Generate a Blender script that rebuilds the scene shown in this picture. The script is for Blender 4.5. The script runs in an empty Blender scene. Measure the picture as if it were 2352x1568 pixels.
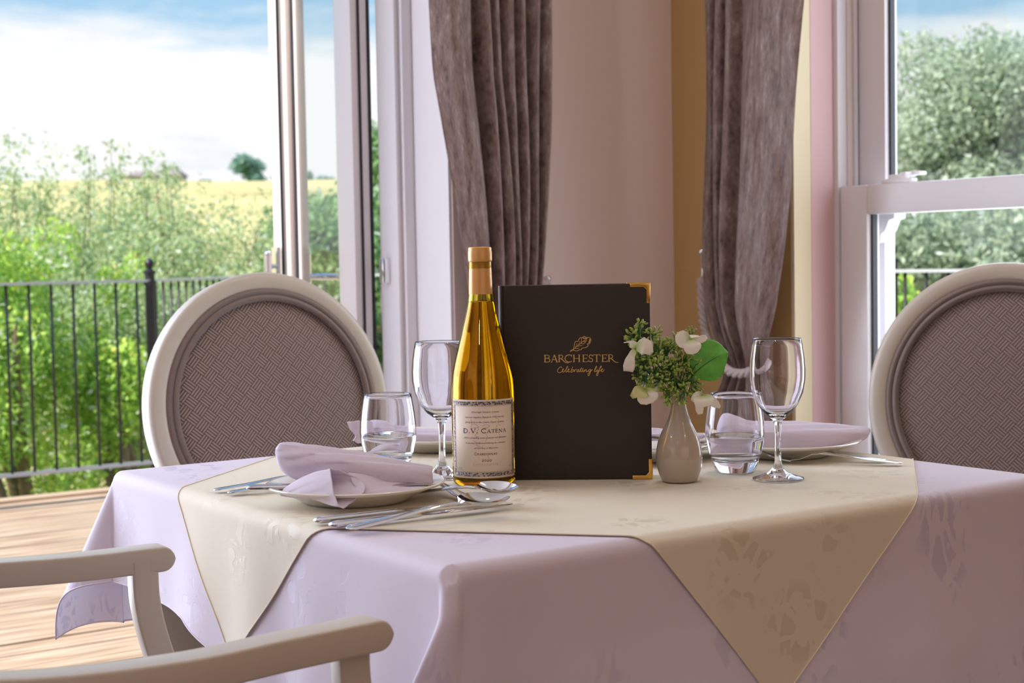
import bpy, bmesh, math, random
import numpy as np
from mathutils import Matrix, Vector

random.seed(7); RNG = np.random.default_rng(11)
C = bpy.context.scene.collection
PI = math.pi

# ------------------------------------------------------------------ camera
CF, ROLL, EYE = 3500.0, 0.018, 1.032
_p = math.atan((784 - 600) / CF)
FW = Vector((0, math.cos(_p), -math.sin(_p)))
_r = Vector((1, 0, 0)); _u = _r.cross(FW)
RT = _r * math.cos(ROLL) - _u * math.sin(ROLL)
UP = _u * math.cos(ROLL) + _r * math.sin(ROLL)
cam_d = bpy.data.cameras.new('camera'); cam = bpy.data.objects.new('camera', cam_d); C.objects.link(cam)
cam_d.sensor_width = 36; cam_d.lens = CF / 2352 * 36; cam_d.clip_start = .05; cam_d.clip_end = 1000
M = Matrix.Identity(4)
for i in range(3):
    M[i][0] = RT[i]; M[i][1] = UP[i]; M[i][2] = -FW[i]
M[0][3], M[1][3], M[2][3] = 0, 0, EYE
cam.matrix_world = M
cam_d.dof.use_dof = True; cam_d.dof.focus_distance = 1.93; cam_d.dof.aperture_fstop = 9.0
sc = bpy.context.scene
sc.camera = cam
sc.view_settings.view_transform = 'Standard'; sc.view_settings.look = 'None'
sc.view_settings.gamma = 1; sc.view_settings.use_curve_mapping = False
sc.view_settings.exposure = 0.0
sc.cycles.max_bounces = 14; sc.cycles.transmission_bounces = 14; sc.cycles.transparent_max_bounces = 16
sc.cycles.diffuse_bounces = 5; sc.cycles.use_denoising = True

def px(x, y, Y):            # point at depth Y seen at (x, y)
    d = FW + RT * ((x - 1176) / CF) + UP * ((784 - y) / CF)
    return Vector((0, 0, EYE)) + d * (Y / d.y)
def pz(x, y, z):            # point at height z seen at (x, y)
    d = FW + RT * ((x - 1176) / CF) + UP * ((784 - y) / CF)
    return Vector((0, 0, EYE)) + d * ((z - EYE) / d.z)

# building axes: B runs along the terrace wall, A points out of it
TH = math.radians(34.75)
Bv = Vector((math.cos(TH), math.sin(TH), 0)); Av = Vector((-math.sin(TH), math.cos(TH), 0))
CT = Vector((.0567, 2.0267, 0))
def W(a, b, z=0): return Av * a + Bv * b + Vector((0, 0, z))          # absolute wall frame
def T(a, b, z=0): return CT + Av * a + Bv * b + Vector((0, 0, z))      # relative to the table centre

# ------------------------------------------------------------------ node helpers
def mat(name):
    m = bpy.data.materials.new(name); m.use_nodes = True
    nt = m.node_tree; nt.nodes.clear()
    out = nt.nodes.new('ShaderNodeOutputMaterial')
    return m, nt, out
def N(nt, t, **k):
    n = nt.nodes.new(t)
    for a, v in k.items():
        if a.startswith('i_'): n.inputs[a[2:].replace('_', ' ')].default_value = v
        else: setattr(n, a, v)
    return n
def L(nt, a, b): nt.links.new(a, b)
def math_n(nt, op, a, b=None, c=None, clamp=False):
    n = nt.nodes.new('ShaderNodeMath'); n.operation = op; n.use_clamp = clamp
    for i, v in enumerate((a, b, c)):
        if v is None: continue
        if isinstance(v, (int, float)): n.inputs[i].default_value = v
        else: nt.links.new(v, n.inputs[i])
    return n.outputs[0]
def mixc(nt, f, a, b):
    n = nt.nodes.new('ShaderNodeMix'); n.data_type = 'RGBA'
    for s, v in ((n.inputs[0], f), (n.inputs[6], a), (n.inputs[7], b)):
        if isinstance(v, (int, float)): s.default_value = v
        elif isinstance(v, tuple): s.default_value = (*v[:3], 1)
        else: nt.links.new(v, s)
    return n.outputs[2]
def ramp(nt, f, stops, interp='LINEAR'):
    n = nt.nodes.new('ShaderNodeValToRGB'); cr = n.color_ramp; cr.interpolation = interp
    while len(cr.elements) > 1: cr.elements.remove(cr.elements[-1])
    cr.elements[0].position = stops[0][0]; cr.elements[0].color = (*stops[0][1], 1) if isinstance(stops[0][1], tuple) else (stops[0][1],) * 3 + (1,)
    for p, c in stops[1:]:
        e = cr.elements.new(p); e.color = (*c, 1) if isinstance(c, tuple) else (c, c, c, 1)
    nt.links.new(f, n.inputs[0]); return n.outputs[0]
def lin(r, g, b): return tuple(((c / 255) / 12.92 if c / 255 <= .04045 else ((c / 255 + .055) / 1.055) ** 2.4) for c in (r, g, b))

def principled(name, col, rough=.5, metal=0, noise=0, nscale=20, bump=0, bscale=200, coat=0, sheen=0, spec=.5, stretch=None, trans=0, ior=1.5, sss=0):
    m, nt, out = mat(name)
    p = N(nt, 'ShaderNodeBsdfPrincipled'); L(nt, p.outputs[0], out.inputs[0])
    p.inputs['Base Color'].default_value = (*col, 1); p.inputs['Roughness'].default_value = rough
    p.inputs['Metallic'].default_value = metal; p.inputs['Coat Weight'].default_value = coat
    p.inputs['Sheen Weight'].default_value = sheen; p.inputs['Specular IOR Level'].default_value = spec
    p.inputs['Transmission Weight'].default_value = trans; p.inputs['IOR'].default_value = ior
    if sss:
        p.inputs['Subsurface Weight'].default_value = sss; p.inputs['Subsurface Scale'].default_value = .004
    if noise or bump:
        tc = N(nt, 'ShaderNodeTexCoord'); src = tc.outputs['Object']
        if stretch:
            mp = N(nt, 'ShaderNodeMapping'); mp.inputs['Scale'].default_value = stretch; L(nt, src, mp.inputs[0]); src = mp.outputs[0]
    if noise:
        n = N(nt, 'ShaderNodeTexNoise'); n.inputs['Scale'].default_value = nscale; n.inputs['Detail'].default_value = 4; L(nt, src, n.inputs[0])
        f = ramp(nt, n.outputs[0], [(.3, 0.), (.7, 1.)])
        L(nt, mixc(nt, f, tuple(c * (1 - noise) for c in col), tuple(min(1, c * (1 + noise)) for c in col)), p.inputs['Base Color'])
    if bump:
        n = N(nt, 'ShaderNodeTexNoise'); n.inputs['Scale'].default_value = bscale; n.inputs['Detail'].default_value = 3; L(nt, src, n.inputs[0])
        b = N(nt, 'ShaderNodeBump'); b.inputs['Strength'].default_value = bump; b.inputs['Distance'].default_value = .001
        L(nt, n.outputs[0], b.inputs['Height']); L(nt, b.outputs[0], p.inputs['Normal'])
    return m

# ------------------------------------------------------------------ sky, sun
def make_world():
    w = bpy.data.worlds.new('sky'); sc.world = w; w.use_nodes = True
    nt = w.node_tree; nt.nodes.clear()
    out = N(nt, 'ShaderNodeOutputWorld'); bg = N(nt, 'ShaderNodeBackground'); L(nt, bg.outputs[0], out.inputs[0])
    tc = N(nt, 'ShaderNodeTexCoord'); sep = N(nt, 'ShaderNodeSeparateXYZ'); L(nt, tc.outputs['Generated'], sep.inputs[0])
    z = sep.outputs[2]
    mp = N(nt, 'ShaderNodeMapping'); mp.inputs['Scale'].default_value = (1, 1, 4.5); mp.inputs['Location'].default_value = (.33, .1, .2); L(nt, tc.outputs['Generated'], mp.inputs[0])
    n1 = N(nt, 'ShaderNodeTexNoise'); n1.inputs['Scale'].default_value = 3.4; n1.inputs['Detail'].default_value = 6; n1.inputs['Roughness'].default_value = .55
    L(nt, mp.outputs[0], n1.inputs[0])
    # cloud cover: solid bank near the horizon, broken above
    cover = ramp(nt, z, [(0., 1.), (.12, .62), (.155, .30), (.2, .12), (.5, .05), (1., 0.)])
    s = math_n(nt, 'ADD', n1.outputs[0], math_n(nt, 'MULTIPLY', cover, .55))
    cl = ramp(nt, s, [(.56, 0.), (.72, 1.)])
    n2 = N(nt, 'ShaderNodeTexNoise'); n2.inputs['Scale'].default_value = 6.; n2.inputs['Detail'].default_value = 5; L(nt, mp.outputs[0], n2.inputs[0])
    cc = ramp(nt, n2.outputs[0], [(.33, (.88, .91, .97)), (.46, (1.05, 1.05, 1.06))])
    blue = ramp(nt, z, [(0., (.66, .84, .95)), (.17, (.40, .66, .90)), (.5, (.20, .42, .80)), (1., (.12, .30, .70))])
    c = mixc(nt, cl, blue, cc)
    gr = ramp(nt, z, [(.0, 0.), (.002, 1.)])
    c2 = mixc(nt, gr, (.16, .2, .1), c)
    L(nt, c2, bg.inputs[0])
    bg.inputs[1].default_value = 1.0
    return bg
BG = make_world()
sun_d = bpy.data.lights.new('sun', 'SUN'); sun_d.energy = 8.0; sun_d.angle = .01; sun_d.color = (1, .95, .86)
sun = bpy.data.objects.new('sun', sun_d); C.objects.link(sun)
_s = (-Bv * .86 + Av * .03 + Vector((0, 0, 1.0))).normalized()
sun.rotation_euler = (-_s).to_track_quat('-Z', 'Y').to_euler()

def area(name, loc, aim, sx, sy, power, col, portal=False):
    d = bpy.data.lights.new(name, 'AREA'); d.shape = 'RECTANGLE'; d.size = sx; d.size_y = sy; d.energy = power; d.color = col
    o = bpy.data.objects.new(name, d); C.objects.link(o); o.location = loc
    o.rotation_euler = aim.to_track_quat('-Z', 'Y').to_euler()
    if portal: d.cycles.is_portal = True
    return o
SKYC = (.80, .86, 1.0)
# daylight entering by the terrace doors and by the sash window
area('daylight_doors', W(3.42, -.10, 1.25), -Av, 1.7, 2.2, 84, (.76, .83, 1.0))
area('daylight_sash', W(1.85, 2.95, 1.35), -Bv, 1.4, 1.7, 26, (.88, .90, 1.0))
# added warm fill lamps, out of view; the walls there have no windows
area('room_fill', W(-3.3, .4, 1.5), (Av + Vector((0, 0, -.05))), 3.5, 1.8, 8.5, (1.0, .77, .72))
area('side_fill', W(.4, -3.3, 1.5), (Bv + Vector((0, 0, -.05))), 3.0, 1.8, 8, (1.0, .76, .68))

for a_, b_ in ((.4, .2), (1.8, 1.6), (-.9, 1.4), (-.6, -1.2), (1.6, -1.4), (-2.3, .1)):      # recessed ceiling downlights
    ld = bpy.data.lights.new('downlight', 'AREA'); ld.shape = 'DISK'; ld.size = .08; ld.energy = 2.6; ld.color = (1, .72, .48)
    lo_ = bpy.data.objects.new('downlight', ld); C.objects.link(lo_); lo_.location = W(a_, b_, 2.49)

# ------------------------------------------------------------------ materials
WHITE = principled('white_frame', (.80, .77, .80), .32, bump=.05, bscale=60)
WARMW = principled('cream_frame', (.78, .69, .66), .35)
WALL = principled('greige_wall', (.82, .68, .62), .8, bump=.15, bscale=350)
SHADEWALL = principled('shaded_ochre_wall', (.52, .33, .13), .8, bump=.15, bscale=350)  # shade and warm lamplight on the right wall put into its base colour
REVEAL = principled('white_reveal', (.82, .79, .82), .7, bump=.1, bscale=300)
LITYELLOW = principled('lit_yellow_reveal', (.86, .74, .50), .75)  # yellow end of the light gradient across the sash reveal, painted in
LITPINK = principled('lit_pink_reveal', (.74, .50, .50), .75)  # pink end of the same painted light gradient
GASKET = principled('black_gasket', (.02, .02, .03), .5)
CARPET = principled('carpet', (.22, .17, .15), .95, noise=.3, nscale=60, bump=.6, bscale=400)
CEIL = principled('ceiling_paint', (.80, .78, .76), .85)
IRON = principled('black_iron', (.018, .018, .022), .38, bump=.2, bscale=80)
RAILM = principled('sunlit_iron_rail', (.55, .56, .60), .30)  # sun's reflection on the rails put into a pale base colour
CREAMWOOD = principled('cream_lacquer', (.60, .545, .46), .36, noise=.03, nscale=6, coat=.1)
STEEL = principled('steel', (.60, .58, .58), .07, 1.0, noise=.05, nscale=40)
CHROME = principled('chrome', (.85, .87, .9), .1, 1.0)
GOLD = principled('brass_corner', (.86, .52, .12), .22, 1.0)
GOLDPRINT = principled('gold_print', (.72, .46, .14), .4, .4)
COVER = principled('dark_leatherette', (.022, .014, .010), .5, bump=.35, bscale=900)
PAPER = principled('paper', (.80, .76, .68), .8)
CHINA = principled('white_china', (.84, .80, .72), .12, coat=.4)
VASEM = principled('glazed_stoneware', (.44, .37, .30), .14, coat=.6)
ROPE = principled('rope_cord', (.48, .40, .38), .7, bump=.5, bscale=700)
LABELM = principled('label_paper', (.82, .70, .58), .6)
INK = principled('label_ink', (.03, .025, .04), .6)
REDINK = principled('red_ink', (.22, .03, .03), .6)
FAINT = principled('faint_ink', (.52, .42, .36), .6)
GREYINK = principled('grey_ink', (.28, .23, .23), .6)
FOIL = principled('tan_capsule', (.72, .38, .12), .34, .25, coat=.2)
HEDGE = None

def cloth_mat(name, col, col2, spec_r=.5, scale=1.0, translucent=.0):
    m, nt, out = mat(name)
    p = N(nt, 'ShaderNodeBsdfPrincipled'); p.inputs['Roughness'].default_value = .62
    p.inputs['Sheen Weight'].default_value = .08
    uv = N(nt, 'ShaderNodeUVMap')
    mp = N(nt, 'ShaderNodeMapping'); mp.inputs['Scale'].default_value = (scale,) * 3; L(nt, uv.outputs[0], mp.inputs[0])
    # scattered leafy damask sprays
    nz = N(nt, 'ShaderNodeTexNoise'); nz.inputs['Scale'].default_value = 16; nz.inputs['Detail'].default_value = 3; L(nt, mp.outputs[0], nz.inputs[0])
    vadd = N(nt, 'ShaderNodeVectorMath', operation='MULTIPLY_ADD'); L(nt, nz.outputs['Color'], vadd.inputs[0]); vadd.inputs[1].default_value = (.05, .05, .0); L(nt, mp.outputs[0], vadd.inputs[2])
    v1 = N(nt, 'ShaderNodeTexVoronoi'); v1.inputs['Scale'].default_value = 7.5; v1.inputs['Randomness'].default_value = .55; L(nt, vadd.outputs[0], v1.inputs[0])
    spray = ramp(nt, v1.outputs['Distance'], [(.30, 1.), (.46, 0.)])
    v2 = N(nt, 'ShaderNodeTexVoronoi', feature='DISTANCE_TO_EDGE'); v2.inputs['Scale'].default_value = 34; L(nt, vadd.outputs[0], v2.inputs[0])
    leafy = ramp(nt, v2.outputs['Distance'], [(.10, 0.), (.13, 1.)])
    n3 = N(nt, 'ShaderNodeTexNoise'); n3.inputs['Scale'].default_value = 34; n3.inputs['Detail'].default_value = 2; L(nt, mp.outputs[0], n3.inputs[0])
    gate = ramp(nt, n3.outputs[0], [(.46, 0.), (.485, 1.)])
    mask = math_n(nt, 'MULTIPLY', math_n(nt, 'MULTIPLY', spray, leafy), gate)
    c = mixc(nt, mask, col, col2); L(nt, c, p.inputs['Base Color'])
    L(nt, math_n(nt, 'SUBTRACT', .72, math_n(nt, 'MULTIPLY', mask, .20)), p.inputs['Roughness'])
    wv = N(nt, 'ShaderNodeTexWave'); wv.inputs['Scale'].default_value = 420; wv.wave_type = 'BANDS'; wv.bands_direction = 'DIAGONAL'; L(nt, mp.outputs[0], wv.inputs[0])
    h = math_n(nt, 'ADD', math_n(nt, 'MULTIPLY', mask, 1.2), math_n(nt, 'MULTIPLY', wv.outputs['Fac'], .12))
    b = N(nt, 'ShaderNodeBump'); b.inputs['Strength'].default_value = .30; b.inputs['Distance'].default_value = .0007
    L(nt, h, b.inputs['Height']); L(nt, b.outputs[0], p.inputs['Normal'])
    if translucent:
        tr = N(nt, 'ShaderNodeBsdfTranslucent'); L(nt, c, tr.inputs[0])
        mx = N(nt, 'ShaderNodeMixShader'); mx.inputs[0].default_value = translucent
        L(nt, p.outputs[0], mx.inputs[1]); L(nt, tr.outputs[0], mx.inputs[2]); L(nt, mx.outputs[0], out.inputs[0])
    else: L(nt, p.outputs[0], out.inputs[0])
    return m
CLOTH = cloth_mat('white_damask', (.80, .73, .84), (.68, .61, .76), translucent=.12)
CREAMC = cloth_mat('cream_damask', (.83, .765, .61), (.74, .66, .50), translucent=.05)
NAPKIN = cloth_mat('napkin_damask', (.82, .74, .86), (.80, .72, .85), scale=3.0, translucent=.15)
STITCH = principled('stitched_hem', (.80, .73, .83), .8, bump=.8, bscale=900)
CREAMHEM = principled('cream_hem', (.84, .76, .60), .7)

def weave_mat(name, c1, c2, cell=.0165):
    m, nt, out = mat(name)
    p = N(nt, 'ShaderNodeBsdfPrincipled'); p.inputs['Roughness'].default_value = .75; L(nt, p.outputs[0], out.inputs[0])
    p.inputs['Sheen Weight'].default_value = .3
    uv = N(nt, 'ShaderNodeUVMap')
    mp = N(nt, 'ShaderNodeMapping'); mp.inputs['Rotation'].default_value = (0, 0, PI / 4 + .06); mp.inputs['Scale'].default_value = (1 / cell,) * 3
    L(nt, uv.outputs[0], mp.inputs[0])
    s = N(nt, 'ShaderNodeSeparateXYZ'); L(nt, mp.outputs[0], s.inputs[0])
    x, y = s.outputs[0], s.outputs[1]
    fx, fy = math_n(nt, 'FLOOR', x), math_n(nt, 'FLOOR', y)
    par = math_n(nt, 'ABSOLUTE', math_n(nt, 'MODULO', math_n(nt, 'ADD', fx, fy), 2.0))
    par = math_n(nt, 'GREATER_THAN', par, .5)
    lx = math_n(nt, 'FRACT', x); ly = math_n(nt, 'FRACT', y)
    t = N(nt, 'ShaderNodeMix'); t.data_type = 'FLOAT'; L(nt, par, t.inputs[0]); L(nt, lx, t.inputs[2]); L(nt, ly, t.inputs[3])
    o = N(nt, 'ShaderNodeMix'); o.data_type = 'FLOAT'; L(nt, par, o.inputs[0]); L(nt, ly, o.inputs[2]); L(nt, lx, o.inputs[3])
    st = math_n(nt, 'ABSOLUTE', math_n(nt, 'SINE', math_n(nt, 'MULTIPLY', t.outputs[0], 4 * PI)))
    edge = math_n(nt, 'MINIMUM', o.outputs[0], math_n(nt, 'SUBTRACT', 1.0, o.outputs[0]))
    em = ramp(nt, edge, [(.0, .45), (.05, 1.)])
    h = math_n(nt, 'MULTIPLY', st, em)
    nz = N(nt, 'ShaderNodeTexNoise'); nz.inputs['Scale'].default_value = 25; L(nt, uv.outputs[0], nz.inputs[0])
    f = ramp(nt, h, [(.38, 0.), (.80, 1.)])
    c = mixc(nt, f, c1, c2)
    c = mixc(nt, math_n(nt, 'MULTIPLY', nz.outputs[0], .25), c, tuple(.8 * v for v in c2))
    L(nt, c, p.inputs['Base Color'])
    b = N(nt, 'ShaderNodeBump'); b.inputs['Strength'].default_value = .6; b.inputs['Distance'].default_value = .0008
    L(nt, h, b.inputs['Height']); L(nt, b.outputs[0], p.inputs['Normal'])
    return m
WEAVE = weave_mat('basket_weave_brown', (.035, .020, .020), (.37, .27, .23), .0205)
WEAVE2 = weave_mat('basket_weave_grey', (.10, .07, .065), (.36, .28, .255), .0205)
PIPE = weave_mat('braided_piping', (.06, .04, .04), (.36, .27, .23), .009)

def curtain_mat():
    m, nt, out = mat('mottled_velvet')
    p = N(nt, 'ShaderNodeBsdfPrincipled'); p.inputs['Roughness'].default_value = .55; L(nt, p.outputs[0], out.inputs[0])
    p.inputs['Sheen Weight'].default_value = .22; p.inputs['Sheen Roughness'].default_value = .4
    uv = N(nt, 'ShaderNodeUVMap')
    mp = N(nt, 'ShaderNodeMapping'); mp.inputs['Scale'].default_value = (26, 11, 1); L(nt, uv.outputs[0], mp.inputs[0])
    n = N(nt, 'ShaderNodeTexNoise'); n.inputs['Scale'].default_value = 1.0; n.inputs['Detail'].default_value = 7; n.inputs['Roughness'].default_value = .65; L(nt, mp.outputs[0], n.inputs[0])
    mp2 = N(nt, 'ShaderNodeMapping'); mp2.inputs['Scale'].default_value = (160, 60, 1); L(nt, uv.outputs[0], mp2.inputs[0])
    n2 = N(nt, 'ShaderNodeTexNoise'); n2.inputs['Scale'].default_value = 1.0; n2.inputs['Detail'].default_value = 3; L(nt, mp2.outputs[0], n2.inputs[0])
    s = math_n(nt, 'ADD', math_n(nt, 'MULTIPLY', n.outputs[0], .65), math_n(nt, 'MULTIPLY', n2.outputs[0], .35))
    c = ramp(nt, s, [(.36, (.075, .045, .042)), (.46, (.19, .125, .108)), (.55, (.26, .185, .165)), (.68, (.46, .39, .40))])
    L(nt, c, p.inputs['Base Color'])
    b = N(nt, 'ShaderNodeBump'); b.inputs['Strength'].default_value = .3; b.inputs['Distance'].default_value = .001; L(nt, s, b.inputs['Height']); L(nt, b.outputs[0], p.inputs['Normal'])
    return m
CURT = curtain_mat()

def glass_mat(name, col=(1, 1, 1), ior=1.5, rough=0.0):
    m, nt, out = mat(name)
    g = N(nt, 'ShaderNodeBsdfGlass'); g.inputs['Color'].default_value = (*col, 1); g.inputs['IOR'].default_value = ior; g.inputs['Roughness'].default_value = rough
    L(nt, g.outputs[0], out.inputs[0]); return m
GLASS = glass_mat('clear_glass', (.985, .985, 1.0), 1.5)
WATER = glass_mat('water', (.99, .995, 1.0), 1.33)
BOTTLEG = glass_mat('bottle_glass', (.95, .90, .48), 1.5)
WINE = glass_mat('white_wine', (.975, .74, .012), 1.345)
def pane_mat():
    m, nt, out = mat('window_glass')
    t = N(nt, 'ShaderNodeBsdfTransparent'); t.inputs[0].default_value = (.95, .97, .965, 1)
    g = N(nt, 'ShaderNodeBsdfGlossy'); g.inputs['Roughness'].default_value = .0
    ge = N(nt, 'ShaderNodeNewGeometry'); dp = N(nt, 'ShaderNodeVectorMath', operation='DOT_PRODUCT'); L(nt, ge.outputs['Normal'], dp.inputs[0]); L(nt, ge.outputs['Incoming'], dp.inputs[1])
    cs = math_n(nt, 'ABSOLUTE', dp.outputs['Value']); fr_ = math_n(nt, 'ADD', .04, math_n(nt, 'MULTIPLY', .96, math_n(nt, 'POWER', math_n(nt, 'SUBTRACT', 1.0, cs), 5.0)))
    mx = N(nt, 'ShaderNodeMixShader'); L(nt, fr_, mx.inputs[0]); L(nt, t.outputs[0], mx.inputs[1]); L(nt, g.outputs[0], mx.inputs[2]); L(nt, mx.outputs[0], out.inputs[0])
    return m
PANE = pane_mat()

def wood_deck():
    m, nt, out = mat('deck_timber')
    p = N(nt, 'ShaderNodeBsdfPrincipled'); p.inputs['Roughness'].default_value = .7; L(nt, p.outputs[0], out.inputs[0])
    uv = N(nt, 'ShaderNodeUVMap')
    mp = N(nt, 'ShaderNodeMapping'); mp.inputs['Scale'].default_value = (3, 60, 1); L(nt, uv.outputs[0], mp.inputs[0])
    n = N(nt, 'ShaderNodeTexNoise'); n.inputs['Scale'].default_value = 1; n.inputs['Detail'].default_value = 5; L(nt, mp.outputs[0], n.inputs[0])
    L(nt, ramp(nt, n.outputs[0], [(.35, (.30, .19, .12)), (.5, (.50, .36, .25)), (.65, (.64, .50, .38))]), p.inputs['Base Color'])
    s = N(nt, 'ShaderNodeSeparateXYZ'); L(nt, uv.outputs[0], s.inputs[0])
    w = math_n(nt, 'SINE', math_n(nt, 'MULTIPLY', s.outputs[1], 2 * PI / .0115))
    b = N(nt, 'ShaderNodeBump'); b.inputs['Strength'].default_value = .8; b.inputs['Distance'].default_value = .002; L(nt, w, b.inputs['Height']); L(nt, b.outputs[0], p.inputs['Normal'])
    return m
DECK = wood_deck()

def leaf_mat(name, stops, trans=.45):
    m, nt, out = mat(name)
    at = N(nt, 'ShaderNodeAttribute'); at.attribute_name = 'tint'
    c = ramp(nt, at.outputs['Fac'], stops)
    d = N(nt, 'ShaderNodeBsdfPrincipled'); d.inputs['Roughness'].default_value = .55; L(nt, c, d.inputs['Base Color'])
    t = N(nt, 'ShaderNodeBsdfTranslucent'); L(nt, c, t.inputs[0])
    mx = N(nt, 'ShaderNodeMixShader'); mx.inputs[0].default_value = trans
    L(nt, d.outputs[0], mx.inputs[1]); L(nt, t.outputs[0], mx.inputs[2]); L(nt, mx.outputs[0], out.inputs[0])
    return m
LEAF_Y = leaf_mat('yellow_green_leaves', [(0, (.24, .42, .10)), (.4, (.44, .68, .14)), (.75, (.68, .86, .18)), (.90, (.88, .86, .20)), (.95, (.90, .58, .16)), (1, (.90, .93, .85))])
LEAF_S = leaf_mat('silver_willow_leaves', [(0, (.24, .36, .16)), (.35, (.42, .56, .28)), (.7, (.58, .68, .38)), (.88, (.80, .78, .36)), (1, (.88, .92, .90))])
LEAF_D = leaf_mat('deep_green_leaves', [(0, (.12, .26, .10)), (.5, (.26, .44, .18)), (.85, (.46, .62, .30)), (1, (.76, .86, .74))])
LEAF_G = leaf_mat('grey_green_leaves', [(0, (.34, .43, .34)), (.5, (.54, .63, .48)), (.85, (.70, .77, .62)), (1, (.92, .95, .92))])
LEAF_B = leaf_mat('distant_leaves', [(0, (.12, .28, .24)), (.6, (.24, .44, .36)), (1, (.42, .58, .44))])
BARK = principled('bark', (.20, .15, .10), .9, noise=.3, nscale=12)
FIELD = principled('meadow', (.52, .45, .20), .95, noise=.25, nscale=.10)
GRASS = principled('bank_grass', (.16, .26, .07), .95, noise=.4, nscale=.8)
ROOFM = principled('roof_tiles', (.30, .25, .26), .9, noise=.2, nscale=3)
FARM = principled('farm_wall', (.50, .50, .45), .9)

# ------------------------------------------------------------------ mesh helpers
class MB:
    def __init__(s): s.v = []; s.f = []; s.uv = None
    def add(s, vs, fs):
        o = len(s.v); s.v += [tuple(v) for v in vs]; s.f += [tuple(i + o for i in f) for f in fs]; return s
    def box(s, c, ex, ey, ez, X=Vector((1, 0, 0)), Y=Vector((0, 1, 0)), Z=Vector((0, 0, 1))):
        c = Vector(c)
        vs = [c + X * (sx * ex / 2) + Y * (sy * ey / 2) + Z * (sz * ez / 2) for sz in (-1, 1) for sy in (-1, 1) for sx in (-1, 1)]
        return s.add(vs, [(0, 2, 3, 1), (4, 5, 7, 6), (0, 1, 5, 4), (2, 6, 7, 3), (0, 4, 6, 2), (1, 3, 7, 5)])
    def wbox(s, a0, a1, b0, b1, z0, z1):      # box in the wall frame
        return s.box(W((a0 + a1) / 2, (b0 + b1) / 2, (z0 + z1) / 2), abs(b1 - b0), abs(a1 - a0), abs(z1 - z0), Bv, Av)
    def tube(s, pts, rad, n=8, caps=True, squash=1.0):
        pts = [Vector(p) for p in pts]; m = len(pts)
        rad = [rad] * m if isinstance(rad, (int, float)) else rad
        up = None; o = len(s.v); closed = False
        for i, p in enumerate(pts):
            t = (pts[min(i + 1, m - 1)] - pts[max(i - 1, 0)]).normalized()
            if up is None: up = Vector((0, 0, 1)) if abs(t.z) < .9 else Vector((1, 0, 0))
            sx = t.cross(up)
            if sx.length < 1e-6: sx = t.cross(Vector((1, .1, 0)))
            sx.normalize(); up = sx.cross(t).normalized()
            for k in range(n):
                q = 2 * PI * k / n; s.v.append(tuple(p + (sx * math.cos(q) + up * math.sin(q) * squash) * rad[i]))
        for i in range(m - 1):
            for k in range(n):
                k2 = (k + 1) % n; s.f.append((o + i * n + k, o + i * n + k2, o + (i + 1) * n + k2, o + (i + 1) * n + k))
        if caps: s.f.append(tuple(o + k for k in range(n))[::-1]); s.f.append(tuple(o + (m - 1) * n + k for k in range(n)))
        return s
    def loft(s, rings, caps=True, closed_ring=True):
        n = len(rings[0]); o = len(s.v)
        for r in rings: s.v += [tuple(v) for v in r]
        for i in range(len(rings) - 1):
            for k in range(n if closed_ring else n - 1):
                k2 = (k + 1) % n; s.f.append((o + i * n + k, o + i * n + k2, o + (i + 1) * n + k2, o + (i + 1) * n + k))
        if caps and closed_ring: s.f.append(tuple(o + k for k in range(n))[::-1]); s.f.append(tuple(o + (len(rings) - 1) * n + k for k in range(n)))
        return s
    def lathe(s, prof, n=48, c=(0, 0, 0), caps=False):
        rings = [[(c[0] + r * math.cos(2 * PI * k / n), c[1] + r * math.sin(2 * PI * k / n), c[2] + z) for k in range(n)] for r, z in prof]
        return s.loft(rings, caps)
    def sphere(s, c, r, n=8, m=6, sc3=(1, 1, 1), rot=None):
        c = Vector(c); rings = []
        for i in range(m + 1):
            q = PI * i / m; rr = max(1e-5, math.sin(q)) * r
            ring = []
            for k in range(n):
                v = Vector((rr * math.cos(2 * PI * k / n) * sc3[0], rr * math.sin(2 * PI * k / n) * sc3[1], -math.cos(q) * r * sc3[2]))
                if rot is not None: v = rot @ v
                ring.append(c + v)
            rings.append(ring)
        return s.loft(rings)
    def build(s, name, m, parent=None, smooth=True, auto=None, uvs=None, fix=True):
        me = bpy.data.meshes.new(name); me.from_pydata(s.v, [], s.f)
        if fix:
            bm = bmesh.new(); bm.from_mesh(me); bmesh.ops.recalc_face_normals(bm, faces=bm.faces); bm.to_mesh(me); bm.free()
        if uvs is not None:
            ul = me.uv_layers.new(name='UVMap'); li = np.zeros(len(me.loops), dtype=np.int32); me.loops.foreach_get('vertex_index', li)
            ul.data.foreach_set('uv', np.array(uvs, dtype=np.float32)[li].ravel())
        me.materials.append(m)
        if smooth:
            me.polygons.foreach_set('use_smooth', [True] * len(me.polygons))
            if auto is not None: me.set_sharp_from_angle(angle=math.radians(auto))
        me.update()
        o = bpy.data.objects.new(name, me); C.objects.link(o)
        if parent is not None: attach(o, parent)
        return o

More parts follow.
